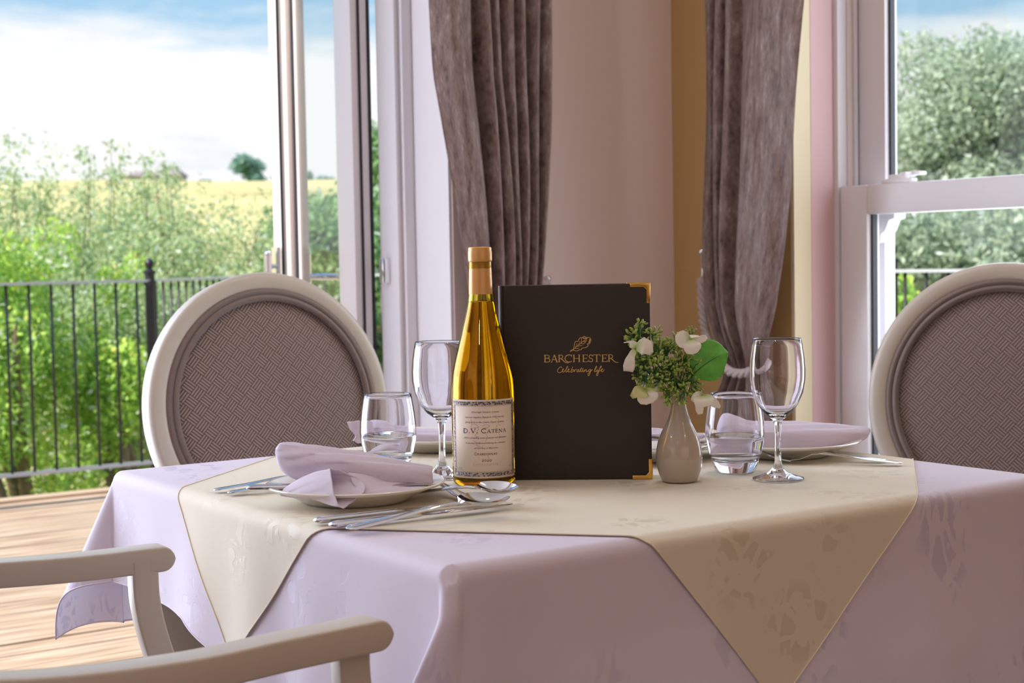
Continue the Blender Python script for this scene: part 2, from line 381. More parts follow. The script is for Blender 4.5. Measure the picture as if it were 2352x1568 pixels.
def attach(o, parent):
    o.parent = parent
    if parent.get('_world'): o.matrix_parent_inverse = (Matrix.Translation(parent.location) @ parent.rotation_euler.to_matrix().to_4x4()).inverted()
def tag(o, label=None, cat=None, group=None, kind=None):
    if label: o['label'] = label
    if cat: o['category'] = cat
    if group: o['group'] = group
    if kind: o['kind'] = kind
    return o
def thing(name, loc, label=None, cat=None, group=None, kind=None, rz=0, world=False):
    e = bpy.data.objects.new(name, None); C.objects.link(e); e.location = loc; e.rotation_euler = (0, 0, rz); e.empty_display_size = .05
    if world: e['_world'] = 1
    return tag(e, label, cat, group, kind)
def struct(name, mb, m, parent=None, smooth=False, **k):
    o = mb.build(name, m, parent, smooth=smooth, **k)
    if parent is None: o['kind'] = 'structure'
    return o
def copy_tree(o, parent=None):
    c = o.copy(); C.objects.link(c)
    if parent is not None: c.parent = parent
    for ch in list(o.children): copy_tree(ch, c)
    return c
def bevel(o, w=.002, seg=2, angle=40):
    bm = bmesh.new(); bm.from_mesh(o.data)
    es = [e for e in bm.edges if len(e.link_faces) == 2 and e.calc_face_angle(0) > math.radians(angle)]
    bmesh.ops.bevel(bm, geom=es, offset=w, segments=seg, affect='EDGES', profile=.5, clamp_overlap=True)
    bm.to_mesh(o.data); bm.free()
    o.data.polygons.foreach_set('use_smooth', [True] * len(o.data.polygons)); o.data.set_sharp_from_angle(angle=math.radians(30)); return o
def ribbon(mb, pts, w, to3):
    """flat stroke of width w (number or list) along 2-D pts, mapped by to3(x, y)"""
    pts = [Vector((p[0], p[1])) for p in pts]; m = len(pts); w = [w] * m if isinstance(w, (int, float)) else w
    o = len(mb.v)
    for i, p in enumerate(pts):
        t = (pts[min(i + 1, m - 1)] - pts[max(i - 1, 0)])
        if t.length < 1e-9: t = Vector((1, 0))
        t.normalize(); nn = Vector((-t.y, t.x)) * w[i] / 2
        mb.v.append(tuple(to3(p.x + nn.x, p.y + nn.y))); mb.v.append(tuple(to3(p.x - nn.x, p.y - nn.y)))
    for i in range(m - 1): mb.f.append((o + 2 * i, o + 2 * i + 1, o + 2 * i + 3, o + 2 * i + 2))
def smooth2(pts, k=6):
    """Catmull-Rom through 2-D or 3-D points"""
    P = [Vector(p) for p in pts]; P = [P[0] * 2 - P[1]] + P + [P[-1] * 2 - P[-2]]; out = []
    for i in range(1, len(P) - 2):
        for j in range(k):
            t = j / k
            out.append(.5 * ((2 * P[i]) + (P[i + 1] - P[i - 1]) * t + (2 * P[i - 1] - 5 * P[i] + 4 * P[i + 1] - P[i + 2]) * t * t + (3 * P[i] - P[i - 1] - 3 * P[i + 1] + P[i + 2]) * t ** 3))
    out.append(P[-2]); return out

# ------------------------------------------------------------------ room shell (wall frame: a outwards, b along)
FA, SA = 3.0, 3.2           # room face and frame plane of the terrace wall
FB, SB = 2.595, 2.73        # same for the sash-window wall
struct('floor', MB().wbox(-3.5, 3.2, -3.5, 2.75, -.12, 0), CARPET)
struct('ceiling', MB().wbox(-3.6, 3.4, -3.6, 2.9, 2.5, 2.62), CEIL)
struct('wall_back', MB().wbox(FA, 3.34, 1.92, FB, 0, 2.5).wbox(FA, 3.34, -3.5, -.92, 0, 2.5).wbox(FA, 3.34, -.92, 1.92, 2.32, 2.5), WALL)
struct('trim_1', MB().wbox(FA + .004, 3.19, 1.912, 1.921, 0, 2.32), REVEAL)
struct('wall_right', MB().wbox(2.58, 3.34, FB, 2.92, 0, 2.5).wbox(-3.5, 1.15, FB, 2.92, 0, 2.5).wbox(1.15, 2.58, FB, 2.92, 2.3, 2.5).wbox(1.15, 2.58, FB, 2.92, 0, .40), SHADEWALL)
struct('trim_2', MB().wbox(2.570, 2.581, FB + .001, FB + .058, .4, 2.3), LITYELLOW)  # this strip and the next carry the reveal's painted light tones
struct('trim_3', MB().wbox(2.569, 2.581, FB + .058, SB, .4, 2.3), LITPINK)
struct('wall_left', MB().wbox(-3.5, 3.34, -3.62, -3.5, 0, 2.5), WALL)
struct('wall_front', MB().wbox(-3.62, -3.5, -3.62, 2.92, 0, 2.5), WALL)
struct('baseboard_back', MB().wbox(FA - .018, FA, 1.93, FB - .018, 0, .14), WHITE)
struct('baseboard_right', MB().wbox(1.15, FA - .018, FB - .018, FB, 0, .14), WHITE)

# terrace door frame
d1 = thing('door_1', W(3.22, 1.87, 0), world=True, kind='structure')
MBf = MB().wbox(SA - .03, SA + .05, 1.868, 1.912, 0, 2.32)
bevel(MBf.build('door_jamb', WHITE, d1, smooth=False), .004)
bevel(MB().wbox(SA - .045, SA - .028, 1.884, 1.912, 0, 2.32).build('cover_strip', WHITE, d1, smooth=False), .003)
bevel(MB().wbox(SA - .034, SA - .026, 1.869, 1.877, 0, 2.32).build('cover_strip', WHITE, d1, smooth=False), .003)
MB().wbox(SA - .03, SA + .05, -.92, 1.868, 2.25, 2.32).build('door_head', WHITE, d1, smooth=False)
MB().wbox(SA - .03, SA + .05, -.92, -.85, 0, 2.25).build('door_jamb', WHITE, d1, smooth=False)
MB().wbox(SA - .10, SA + .08, -.92, 1.868, -.03, .012).build('threshold', RAILM, d1, smooth=False)
bevel(MB().wbox(3.205, 3.225, 1.848, 1.869, .985, 1.045).build('hinge', CHROME, d1, smooth=False), .003)
bevel(MB().wbox(3.205, 3.225, 1.848, 1.869, .25, .31).build('hinge', CHROME, d1, smooth=False), .003)

# open leaf, swung outwards along A
d2 = thing('door_2', W(3.26, 1.79, 0), world=True, kind='structure')
LB0, LB1 = 1.800, 1.846     # leaf thickness
LA0, LA1 = 3.255, 3.700
bevel(MB().wbox(LA0, LA0 + .085, LB0, LB1, .02, 2.22).build('stile', WHITE, d2, smooth=False), .003)
bevel(MB().wbox(LA1 - .052, LA1, LB0, LB1, .02, 2.22).build('stile', WHITE, d2, smooth=False), .003)
bevel(MB().wbox(LA0 + .085, LA1 - .052, LB0, LB1, 2.13, 2.22).build('rail', WHITE, d2, smooth=False), .003)
bevel(MB().wbox(LA0 + .085, LA1 - .052, LB0, LB1, .02, .14).build('rail', WHITE, d2, smooth=False), .003)
MB().wbox(LA0 - .004, LA0, LB0 + .018, LB0 + .024, .03, 2.21).build('gasket', GASKET, d2, smooth=False)
MB().wbox(LA0 - .003, LA0 + .01, LB1, LB1 + .006, .03, 2.21).build('gasket', GASKET, d2, smooth=False)
MB().wbox(LA1 - .064, LA1 - .056, LB0 + .012, LB0 + .020, .14, 2.13).build('gasket', GASKET, d2, smooth=False)
MB().wbox(LA1 - .056, LA1 - .051, LB0 - .002, LB0 + .004, .14, 2.13).build('gasket', GASKET, d2, smooth=False)
bevel(MB().wbox(LA1 - .088, LA1 - .064, LB0 + .005, LB1 - .005, .14, 2.13).build('glazing_bead', WARMW, d2, smooth=False), .003)
bevel(MB().wbox(LA1 - .118, LA1 - .104, LB0 + .02, LB1, .14, 2.13).build('glazing_bead', WARMW, d2, smooth=False), .003)
MB().wbox(LA1 - .104, LA1 - .090, LB0 + .02, LB0 + .03, .14, 2.13).build('gasket', GASKET, d2, smooth=False)
MB().wbox(LA0 + .08, LA1 - .10, LB0 + .022, LB0 + .026, .13, 2.14).build('pane', PANE, d2, smooth=False)
hp = W(LA1 - .04, LB0 - .012, 1.0)
hb = MB().box(hp + Vector((0, 0, -.02)), .035, .012, .20, Av, Bv)
hb.tube([hp, hp - Bv * .045, hp - Bv * .055 - Av * .02, hp - Bv * .05 - Av * .11], [.009, .009, .010, .008], 10)
hh = hb.build('lever_handle', CHROME, d2, auto=40)
for pb in (LB0 - .035, LB1 + .035):
    MB().tube([W(LA1 - .035, pb, .70), W(LA1 - .035, pb, 1.060)], .010, 10).sphere(W(LA1 - .035, pb, 1.062), .0105, 10, 8).tube([W(LA1 - .035, pb, 1.03), W(LA1 - .035, (LB0 + LB1) / 2, 1.03)], .006, 8).tube([W(LA1 - .035, pb, .74), W(LA1 - .035, (LB0 + LB1) / 2, .74)], .006, 8).build('pull_bar', CHROME, d2, auto=50)
hp2 = W(LA1 - .04, LB1 + .012, 1.0)
MB().box(hp2 + Vector((0, 0, -.02)), .035, .012, .20, Av, Bv).tube([hp2, hp2 + Bv * .045, hp2 + Bv * .055 - Av * .02, hp2 + Bv * .05 - Av * .12], [.009, .009, .010, .008], 10).build('lever_handle', CHROME, d2, auto=40)

# sash window
w1 = thing('window_1', W(1.85, SB + .03, .4), world=True, kind='structure')
fr = MB().wbox(2.556, 2.58, SB, SB + .14, .4, 2.3).wbox(1.15, 1.18, SB, SB + .14, .4, 2.3).wbox(1.18, 2.556, SB, SB + .14, 2.26, 2.3).wbox(1.18, 2.556, SB, SB + .14, .4, .45)
bevel(fr.build('frame', WHITE, w1, smooth=False), .003)
bevel(MB().wbox(2.545, 2.557, SB + .048, SB + .060, 1.19, 2.26).build('parting_bead', WHITE, w1, smooth=False), .002)
MB().wbox(2.5535, 2.557, SB + .060, SB + .072, 1.19, 2.26).build('balance_channel', GASKET, w1, smooth=False)
MB().wbox(2.552, 2.557, SB + .030, SB + .047, 1.19, 2.26).build('balance_channel', WARMW, w1, smooth=False)
def sash(b0, b1, z0, z1, meet_top, meet_bot, name):
    s = MB().wbox(2.465, 2.548, b0, b1, z0, z1).wbox(1.182, 1.265, b0, b1, z0, z1)
    s.wbox(1.265, 2.465, b0, b1, z1 - meet_top, z1).wbox(1.265, 2.465, b0, b1, z0, z0 + meet_bot)
    o = s.build(name, WHITE, w1, smooth=False); bevel(o, .004)
    bb = (b0 + b1) / 2
    MB().wbox(2.459, 2.466, bb - .008, bb + .008, z0 + meet_bot, z1 - meet_top).build('gasket', GASKET, o, smooth=False)
    MB().wbox(1.26, 2.462, bb - .002, bb + .002, z0 + meet_bot - .004, z1 - meet_top + .004).build('pane', PANE, o, smooth=False)
    return o
sash(SB - .002, SB + .042, .45, 1.196, .069, .09, 'lower_sash')
us = sash(SB + .062, SB + .106, 1.130, 2.26, .07, .045, 'upper_sash')
# run-through horn under the upper sash stile
hr = []
hprof = [(2.548, 1.130), (2.440, 1.130), (2.440, 1.118), (2.456, 1.113), (2.462, 1.100), (2.468, 1.088), (2.480, 1.080), (2.482, 1.062), (2.548, 1.055)]
hm = MB().loft([[W(a, SB + .064, z) for a, z in hprof], [W(a, SB + .104, z) for a, z in hprof]])
hm.build('sash_horn', WHITE, w1, smooth=False)
MB().wbox(2.500, 2.556, SB + .10, SB + .135, .45, 1.12).build('outer_lining', WHITE, w1, smooth=False)
lk = MB().wbox(2.34, 2.43, SB + .006, SB + .03, 1.196, 1.206).wbox(2.36, 2.41, SB + .010, SB + .026, 1.204, 1.216).wbox(2.34, 2.40, SB + .035, SB + .062, 1.214, 1.222).wbox(2.36, 2.372, SB + .012, SB + .05, 1.21, 1.22)
bevel(lk.build('sash_lock', WHITE, w1, smooth=False), .003)

# ------------------------------------------------------------------ outside: terrace, railings
deck = thing('terrace_deck', W(5, 1, 0), world=True, kind='structure')
pw = .118; a = 3.24; nbd = 0
while a < 6.80:
    dz = RNG.uniform(-.002, .002)
    m_ = MB().wbox(a, a + pw, -4.2, 4.6, -.03, -.002 + dz)
    uvs = [(Vector(v).dot(Bv) + nbd * 3.7, Vector(v).dot(Av)) for v in m_.v]
    m_.build('board', DECK, deck, smooth=False, uvs=uvs)
    a += pw + .006; nbd += 1
a = 3.24
while a > -3.0:            # side terrace under the sash window
    m_ = MB().wbox(a - pw, a, 2.95, 4.6, -.03, -.002)
    m_.build('board', DECK, deck, smooth=False, uvs=[(Vector(v).dot(Bv), Vector(v).dot(Av)) for v in m_.v])
    a -= pw + .006
MB().wbox(6.80, 6.90, -4.2, 4.7, -.12, .012).build('edge_beam', DECK, deck, smooth=False)

def railing(p0, p1, label, nb_step=.1, posts=(True, True), zt=.973, zb=.137):
    r = thing('railing', p0, label, 'railing', world=True)
    d = p1 - p0; ln = d.length; d.normalize(); s = Vector((-d.y, d.x, 0))
    MB().box((p0 + p1) / 2 + Vector((0, 0, zt)), ln, .045, .012, d, s).build('top_rail', RAILM, r, smooth=False)
    MB().box((p0 + p1) / 2 + Vector((0, 0, zb)), ln, .035, .014, d, s).build('bottom_rail', RAILM, r, smooth=False)
    n = int(ln / nb_step)
    for i in range(1, n + 1):
        q = p0 + d * (i * nb_step - nb_step * .35)
        if (q - p0).dot(d) > ln - .02: break
        MB().tube([q + Vector((0, 0, zb)), q + Vector((0, 0, zt))], .0065, 6).build('baluster', IRON, r)
    for k, q in enumerate((p0, p1)):
        if posts[k]:
            pm = MB().tube([q + Vector((0, 0, -.05)), q + Vector((0, 0, zt + .035))], .024, 12)
            pm.lathe([(.030, zt - .02), (.030, zt + .0)], 12, q).lathe([(.024, zt + .03), (.029, zt + .034), (.029, zt + .045), (.014, zt + .052), (.012, zt + .06)], 12, q, caps=True)
            po = pm.build('post', IRON, r, auto=40)
            MB().sphere(q + Vector((0, 0, zt + .078)), .023, 12, 8).build('ball_finial', IRON, po)
    return r
RA, RB = 6.70, 2.63
railing(W(RA, RB), W(RA, -1.9), 'black iron balustrade with ball-topped post, left of the door', .0985, (True, True))
turn = W(RA, RB) + Vector((.15, .99, 0)) * 1.25
railing(W(RA, RB), turn, 'black balustrade turning away behind the left chair, close bars', .0985, (False, False))
r3 = turn + Vector((.93, -.20, 0)) * 1.55
railing(turn, r3, 'short black balustrade seen through the open door pane', .105, (False, True))
railing(W(3.9, 4.45), W(-.4, 4.45), 'black balustrade outside the right sash window', .1, (True, True), .97)

# ------------------------------------------------------------------ landscape
def hillz(x, y):
    t = np.clip((y - 14) / 150, 0, 1)
    h = -1.6 + (9.9 + 1.6 - .018 * np.clip(x + 40, -60, 80)) * (t * t * (3 - 2 * t)) * 1.0
    over = np.clip((y - 168) / 60, 0, 1); return h - over * 9
xs = np.linspace(-130, 190, 60); ys = np.concatenate([np.linspace(7.5, 30, 10), np.linspace(35, 240, 50)])
hm = MB()
for y in ys:
    for x in xs:
        hm.v.append((float(x * (1 if y > 60 else .35 + .65 * y / 60)), float(y), float(hillz(x, y)) + .12 * math.sin(x * .3) * min(1, y / 60)))
nx = len(xs)
for j in range(len(ys) - 1):
    for i in range(nx - 1): hm.f.append((j * nx + i, j * nx + i + 1, (j + 1) * nx + i + 1, (j + 1) * nx + i))
tag(hm.build('meadow_hill', FIELD), 'pale straw-green meadow rising to the skyline', 'field', kind='structure')
tag(MB().box((2, 2, -2.2), 60, 24, .1).build('lawn', GRASS, smooth=False), kind='structure')

def leaves(name, m, blobs, n, size, parent, aspect=.45, shell=.55, droop=0.0):
    """blobs: (cx, cy, cz, rx, ry, rz); n leaves spread by volume"""
    B = np.array(blobs, dtype=float); vol = B[:, 3] * B[:, 4] * B[:, 5]; pick = RNG.choice(len(B), n, p=vol / vol.sum())
    d = RNG.normal(size=(n, 3)); d /= np.linalg.norm(d, axis=1)[:, None]
    rad = (shell + (1 - shell) * RNG.random(n) ** .6) * RNG.uniform(.85, 1.12, n)
    c = B[pick, :3] + d * rad[:, None] * B[pick, 3:6]
    t = RNG.normal(size=(n, 3)); t[:, 2] -= droop; t /= np.linalg.norm(t, axis=1)[:, None]
    u = np.cross(t, RNG.normal(size=(n, 3))); u /= np.linalg.norm(u, axis=1)[:, None]
    s = size * RNG.uniform(.6, 1.3, n)[:, None]
    v = np.stack([c - t * s / 2, c + u * s * aspect / 2, c + t * s / 2, c - u * s * aspect / 2], 1).reshape(-1, 3)
    me = bpy.data.meshes.new(name); me.vertices.add(4 * n); me.vertices.foreach_set('co', v.astype(np.float32).ravel())
    me.loops.add(4 * n); me.loops.foreach_set('vertex_index', np.arange(4 * n, dtype=np.int32))
    me.polygons.add(n); me.polygons.foreach_set('loop_start', np.arange(0, 4 * n, 4, dtype=np.int32)); me.polygons.foreach_set('loop_total', np.full(n, 4, dtype=np.int32))
    me.update(); at = me.attributes.new('tint', 'FLOAT', 'FACE')
    tint = np.clip(RNG.beta(1.6, 1.9, n) * .9 + .12 * d[:, 2], 0, 1); tint[RNG.random(n) > .95] = 1.0
    at.data.foreach_set('value', tint.astype(np.float32)); me.materials.append(m)
    o = bpy.data.objects.new(name, me); C.objects.link(o); attach(o, parent); o['kind'] = 'stuff'; return o
def shrub(name, base, label, cat, blobs, n, size, m, aspect=.45, trunk=.05, group=None, stems=3, shell=.55, droop=0, tr_top=None):
    r = thing(name, base, label, cat, group, world=True)
    leaves('foliage', m, blobs, n, size, r, aspect, shell, droop)
    tb = MB()
    for k in range(stems):
        b = blobs[k * len(blobs) // stems]; top = Vector(b[:3])
        st = Vector(base) + Vector((random.uniform(-.3, .3) * b[3], random.uniform(-.2, .2), 0))
        mid = (st + top) / 2 + Vector((random.uniform(-.2, .2) * b[3], 0, 0))
        tb.tube(smooth2([st, mid, top + Vector((0, 0, b[5] * .5))], 4), [trunk * (1 - .085 * i) for i in range(9)], 6)
    tb.build('trunk' if stems == 1 else 'stems', BARK, r)
    return r
def blobset(x0, x1, y0, y1, Y, n, r, dy=.8, taper=0):
    out = []
    for i in range(n):
        x = random.uniform(x0, x1); y = random.uniform(y0, y1); YY = Y + random.uniform(-dy, dy)
        p = px(x, y, YY); rr = r * random.uniform(.7, 1.25); out.append((p.x, p.y, p.z, rr, rr, rr * 1.05))
    return out
# near shrubs behind the balustrade
shrub('yellow_green_shrub', px(60, 1250, 8.6), 'bright yellow-green shrub with orange tips, behind the left railing', 'shrub',
      blobset(-260, 130, 560, 700, 8.7, 12, .20, .3) + blobset(-260, 240, 680, 1120, 8.7, 28, .24, .35), 26000, .042, LEAF_Y, .55)
shrub('silver_green_shrub', px(300, 1250, 9.3), 'pale silvery green shrub behind the railing, left of the post', 'shrub',
      blobset(150, 400, 660, 1090, 9.4, 26, .24, .3), 17000, .040, LEAF_S, .45)
shrub('yellow_green_shrub', px(330, 1250, 8.9), 'lower yellow-green shrub behind the railing beside the left chair', 'shrub',
      blobset(180, 300, 830, 960, 8.9, 9, .17, .2) + blobset(260, 330, 620, 700, 9.0, 3, .12, .2), 6000, .042, LEAF_Y, .55)
wl = blobset(-300, 620, 620, 1080, 11.0, 50, .45, .8)
shrub('willow_thicket', px(250, 1250, 11), 'wide silvery green willow thicket filling the view beyond the railing', 'shrub', wl, 62000, .060, LEAF_S, .30, .04, droop=.4, stems=6)
shrub('willow_bush', px(60, 1200, 11.6), 'airy pale willow top rising at the left of the open doorway', 'shrub',
      blobset(-300, 300, 450, 620, 11.6, 18, .50, .5) + blobset(-250, 110, 420, 470, 11.6, 6, .26, .3), 15000, .045, LEAF_S, .35, .02, droop=.3, stems=5, shell=.05)
shrub('willow_bush', px(450, 1200, 11.8), 'thin airy willow branches crossing the straw meadow', 'shrub',
      blobset(280, 640, 520, 640, 11.8, 14, .45, .5) + blobset(300, 640, 440, 520, 11.8, 10, .22, .4), 10500, .045, LEAF_S, .35, .02, droop=.3, stems=5, shell=.05)
for i, (x, y0, y1, lab) in enumerate(((30, 300, 440, 'tall wispy willow shoots at the far left against the sky'), (95, 395, 470, 'wispy willow shoot second from the left against the sky'), (200, 345, 430, 'wispy dark willow tips left of the distant farmhouse'), (265, 335, 430, 'leaning feathery willow tips just left of the farmhouse roof'),
                                 (340, 355, 425, 'small willow tips above the farmhouse roof'), (395, 375, 425, 'tiny willow tips right of the farmhouse chimney end'))):
    bl = blobset(x - 12, x + 12, y0 + (y1 - y0) * .55, y1 + 20, 10.8, 3, .10, .2) + blobset(x - 20, x + 24, y0, y1 - 20, 10.8, 5, .06, .2)
    shrub('willow_shoot', px(x, 700, 10.9), lab, 'shrub', bl, 230, .045, LEAF_S, .35, .006, 'willow shoots against the sky', stems=2, droop=.2, shell=.1)
shrub('green_shrub', px(760, 1200, 13), 'dense mid-green shrub seen through the open door leaf', 'shrub',
      blobset(655, 900, 540, 1000, 13.5, 34, .40, .6) + blobset(740, 900, 480, 560, 13.5, 8, .22, .4), 30000, .085, LEAF_D, .5, stems=4)
shrub('green_shrub', px(870, 900, 17), 'narrow dark tree seen in the slot beside the door jamb', 'tree',
      blobset(845, 920, 350, 560, 17, 14, .30, .5), 6000, .09, LEAF_D, .5, stems=2)
# far hedges, trees and the farmhouse on the skyline
def far_tree(x, y0, y1, w, Y, label, name='field_tree', n=900, m=LEAF_B):
    k = Y / CF; c = px(x, (y0 + y1) / 2, Y); h = (y1 - y0) * k; ww = w * k; bl = []
    for i in range(12):
        q = random.uniform(-1, 1); z = random.uniform(-.75, .55)
        bl.append((c.x + q * ww * .30, c.y + random.uniform(-1, 1), c.z + z * h * .42, ww * .24, ww * .24, h * .22))
    b = px(x, y1 + 4, Y)
    return shrub(name, b, label, 'tree', bl, n, .34, m, .7, .25, stems=1, shell=.2)
far_tree(572, 345, 428, 92, 160, 'blue-green clump of trees on the skyline left of the door leaf', 'skyline_trees', 2600)
far_tree(478, 412, 430, 40, 160, 'low bush on the skyline between farmhouse and trees', 'skyline_bush', 400)
far_tree(704, 388, 425, 34, 160, 'small round tree on the skyline seen through the door pane', 'skyline_tree', 700)
far_tree(758, 402, 446, 76, 150, 'dark hedge at the field edge seen through the door pane', 'skyline_hedge', 1800)
far_tree(690, 418, 444, 40, 152, 'low hedge left of the dark hedge in the door pane', 'skyline_hedge', 600)
def farmhouse():
    Y = 158; k = Y / CF; f = thing('farmhouse', px(357, 420, Y), 'distant farmhouse with long grey roof on the hill skyline', 'building', world=True)
    x0, x1 = px(290, 413, Y), px(426, 413, Y); zt = px(357, 392, Y).z; ze = px(357, 405, Y).z; zb = px(357, 424, Y).z
    c = (x0 + x1) / 2; wd = (x1 - x0).x
    MB().box((c.x, c.y, (ze + zb) / 2), wd * .94, 3.2, ze - zb).build('wall', FARM, f, smooth=False)
    MB().loft([[(x0.x, c.y - 2, ze), (x0.x, c.y + 2, ze), (x0.x + 1.1, c.y, zt)], [(x1.x, c.y - 2, ze), (x1.x, c.y + 2, ze), (x1.x - .6, c.y, zt + .1)]]).build('roof', ROOFM, f, smooth=False)
    MB().box((x1.x - 1.6, c.y, zt + .12), .35, .35, .45).build('chimney', ROOFM, f, smooth=False)
    for i in range(4): MB().box((c.x - 2 + i * 1.3, c.y - 1.62, (ze + zb) / 2 + .1), .4, .06, .3).build('window', GASKET, f, smooth=False)
farmhouse()
# trees beyond the sash window
shrub('grey_green_tree', px(2240, 950, 17), 'large grey-green tree filling the right sash window', 'tree',
      blobset(2010, 2420, 190, 520, 17, 34, .48, .8) + blobset(2110, 2200, 130, 200, 17, 5, .34, .4) + blobset(2290, 2500, 180, 520, 17, 12, .5, .8) , 60000, .085, LEAF_G, .5, .12, stems=3, shell=.35)
shrub('grey_green_tree', px(2150, 950, 13), 'darker bushy tree behind the railing in the lower sash', 'tree',
      blobset(1980, 2500, 520, 860, 13, 40, .42, .6), 30000, .09, LEAF_G, .5, .08, stems=4)
shrub('bright_bush', px(2040, 1000, 8.6), 'small bright green bush at the foot of the sash window rail', 'shrub',
      blobset(1990, 2075, 650, 900, 8.8, 8, .16, .2), 2600, .06, LEAF_Y, .5, stems=2)

# ------------------------------------------------------------------ curtains
def interp(pts, z):
    zs = [p[0] for p in pts]; vs = [p[1] for p in pts]; return float(np.interp(z, zs, vs))
def curtain(name, label, org, along, out, edgeL, edgeR, folds, amp, z0, z1, tie, parent_loc):
    """edgeL/R: (z, position along) ; folds: control list of (u, depth) across the width"""
    nu, nz = 240, 90; mb = MB(); uvs = []
    us = np.linspace(0, 1, nu); fu = np.array([f[0] for f in folds]); fd = np.array([f[1] for f in folds])
    base = np.interp(us, fu, fd)
    kern = np.exp(-np.linspace(-2, 2, 7) ** 2); kern /= kern.sum(); base = np.convolve(np.pad(base, 3, mode='edge'), kern, 'valid')
    for j in range(nz + 1):
        z = z0 + (z1 - z0) * j / nz
        l, r = interp(edgeL, z), interp(edgeR, z)
        for i, u in enumerate(us):
            wob = .006 * math.sin(z * 3.1 + u * 9) + .004 * math.sin(z * 7.3 + u * 23)
            uu = u + .010 * math.sin(z * 2.3 + u * 12) * u * (1 - u) * 4
            dpt = base[i] * amp * (1 - .35 * math.exp(-((z - tie) / .10) ** 2)) + wob - .030 * math.exp(-((z - tie) / .09) ** 2) * math.sin(PI * u)
            p = org + along * (l + (r - l) * uu) + out * dpt + Vector((0, 0, z))
            mb.v.append(tuple(p)); uvs.append((u * .9, z))
    for j in range(nz):
        for i in range(nu - 1): k = j * nu + i; mb.f.append((k, k + 1, k + nu + 1, k + nu))
    t = thing(name, parent_loc, label, 'curtain', world=True)
    mb.build('drape', CURT, t, uvs=uvs, fix=False)
    return t
def bpos(x, y, a):      # b coordinate of the plane a seen at (x, y), and its height
    d = FW + RT * ((x - 1176) / CF) + UP * ((784 - y) / CF); k = a / d.dot(Av); p = Vector((0, 0, EYE)) + d * k; return p.dot(Bv), p.z
def apos(x, y, b):
    d = FW + RT * ((x - 1176) / CF) + UP * ((784 - y) / CF); k = b / d.dot(Bv); p = Vector((0, 0, EYE)) + d * k; return p.dot(Av), p.z
def edge(fn, pl, pts):
    o = [(fn(x, y, pl)[1], fn(x, y, pl)[0]) for x, y in pts]; o.sort(); return o
ca = 2.90
eL = edge(bpos, ca, [(985, -250), (993, 0), (1004, 170), (1019, 260), (1045, 430), (1062, 560), (1082, 700), (1100, 850), (1085, 1000), (1075, 1500)])
eR = edge(bpos, ca, [(1262, -250), (1258, 0), (1258, 300), (1255, 440), (1250, 560), (1242, 680), (1225, 850), (1230, 1000), (1245, 1500)])
def foldlist(gro, lo=-1, hi=1):
    out = [(0, -.3)]; prev = 0
    for g in gro + [1.0]:
        m_ = (prev + g) / 2; w = g - prev
        out += [(prev + w * .28, hi * .8), (m_, hi), (prev + w * .78, hi * .7)]
        if g < 1: out += [(g - .006, lo * .9), (g + .004, lo)]
        prev = g
    out.append((1, -.4)); return out
c1f = foldlist([.345, .455, .575, .695, .795, .905])
curtain('curtain', 'taupe mottled velvet curtain left of the corner, behind the bottle', Vector((0, 0, 0)) + Av * ca, Bv, -Av, eL, eR, c1f, .028, .03, 2.38, .84, W(ca, 2.1, 0))
cb = 2.50
e2L = edge(apos, cb, [(1622, -250), (1622, 0), (1620, 250), (1617, 430), (1618, 560), (1628, 700), (1652, 800), (1668, 860), (1640, 930), (1630, 1500)])
e2R = edge(apos, cb, [(1858, -250), (1845, 0), (1829, 200), (1815, 400), (1795, 560), (1768, 720), (1742, 830), (1736, 870), (1760, 930), (1765, 1500)])
c2f = foldlist([.13, .24, .35])
for k in range(len(c2f)):
    pass
curtain('curtain', 'taupe mottled velvet curtain tied with rope beside the sash window', Bv * cb, Av, -Bv, e2L, e2R, c2f, .022, .03, 2.38, (apos(1700, 855, cb)[1]), W(2.75, cb, 0))

def rope(name, pts, r, label, hook=None, strands=3, pitch=.022):
    t = thing(name, pts[0], label, 'rope tie', world=True)
    P = smooth2(pts, 14); ln = [0]
    for i in range(1, len(P)): ln.append(ln[-1] + (P[i] - P[i - 1]).length)
    m = max(60, int(ln[-1] / .0025)); Q = []
    for i in range(m):
        s = ln[-1] * i / (m - 1); k = min(len(P) - 2, max(0, int(np.searchsorted(ln, s)) - 1)); f = (s - ln[k]) / max(1e-9, ln[k + 1] - ln[k]); Q.append(P[k].lerp(P[k + 1], min(1, f)))
    for st in range(strands):
        up = Vector((.2, .1, 1)); path = []
        for i, q in enumerate(Q):
            tt = (Q[min(i + 1, m - 1)] - Q[max(i - 1, 0)]).normalized(); sx = tt.cross(Vector((.9, -.4, .12))).normalized(); u2 = sx.cross(tt)
            an = 2 * PI * (st / strands + i * ln[-1] / (m - 1) / (pitch * strands))
            path.append(q + (sx * math.cos(an) + u2 * math.sin(an)) * r * .52)
        MB().tube(path, r * .58, 7).build('strand', ROPE, t)
    if hook is not None:
        MB().tube(smooth2(hook, 5), .0045, 8).sphere(hook[0], .009, 10, 8).build('hook', CHROME, t, auto=50)
    return t
def wp2(x, y, b): a_, z_ = apos(x, y, b); return W(a_, b, z_)
rope('curtain_tieback', [wp2(1611, 640, 2.55), wp2(1612, 700, 2.53), wp2(1620, 760, 2.50), wp2(1640, 815, 2.455), wp2(1668, 848, 2.435), wp2(1700, 858, 2.43), wp2(1735, 848, 2.44), wp2(1755, 830, 2.50)], .0105,
     'twisted grey rope tieback holding the right curtain', hook=[wp2(1612, 578, 2.55), wp2(1613, 595, 2.56), wp2(1614, 620, 2.57), wp2(1612, 645, 2.56)])
def wp1(x, y, a): b_, z_ = bpos(x, y, a); return W(a, b_, z_)
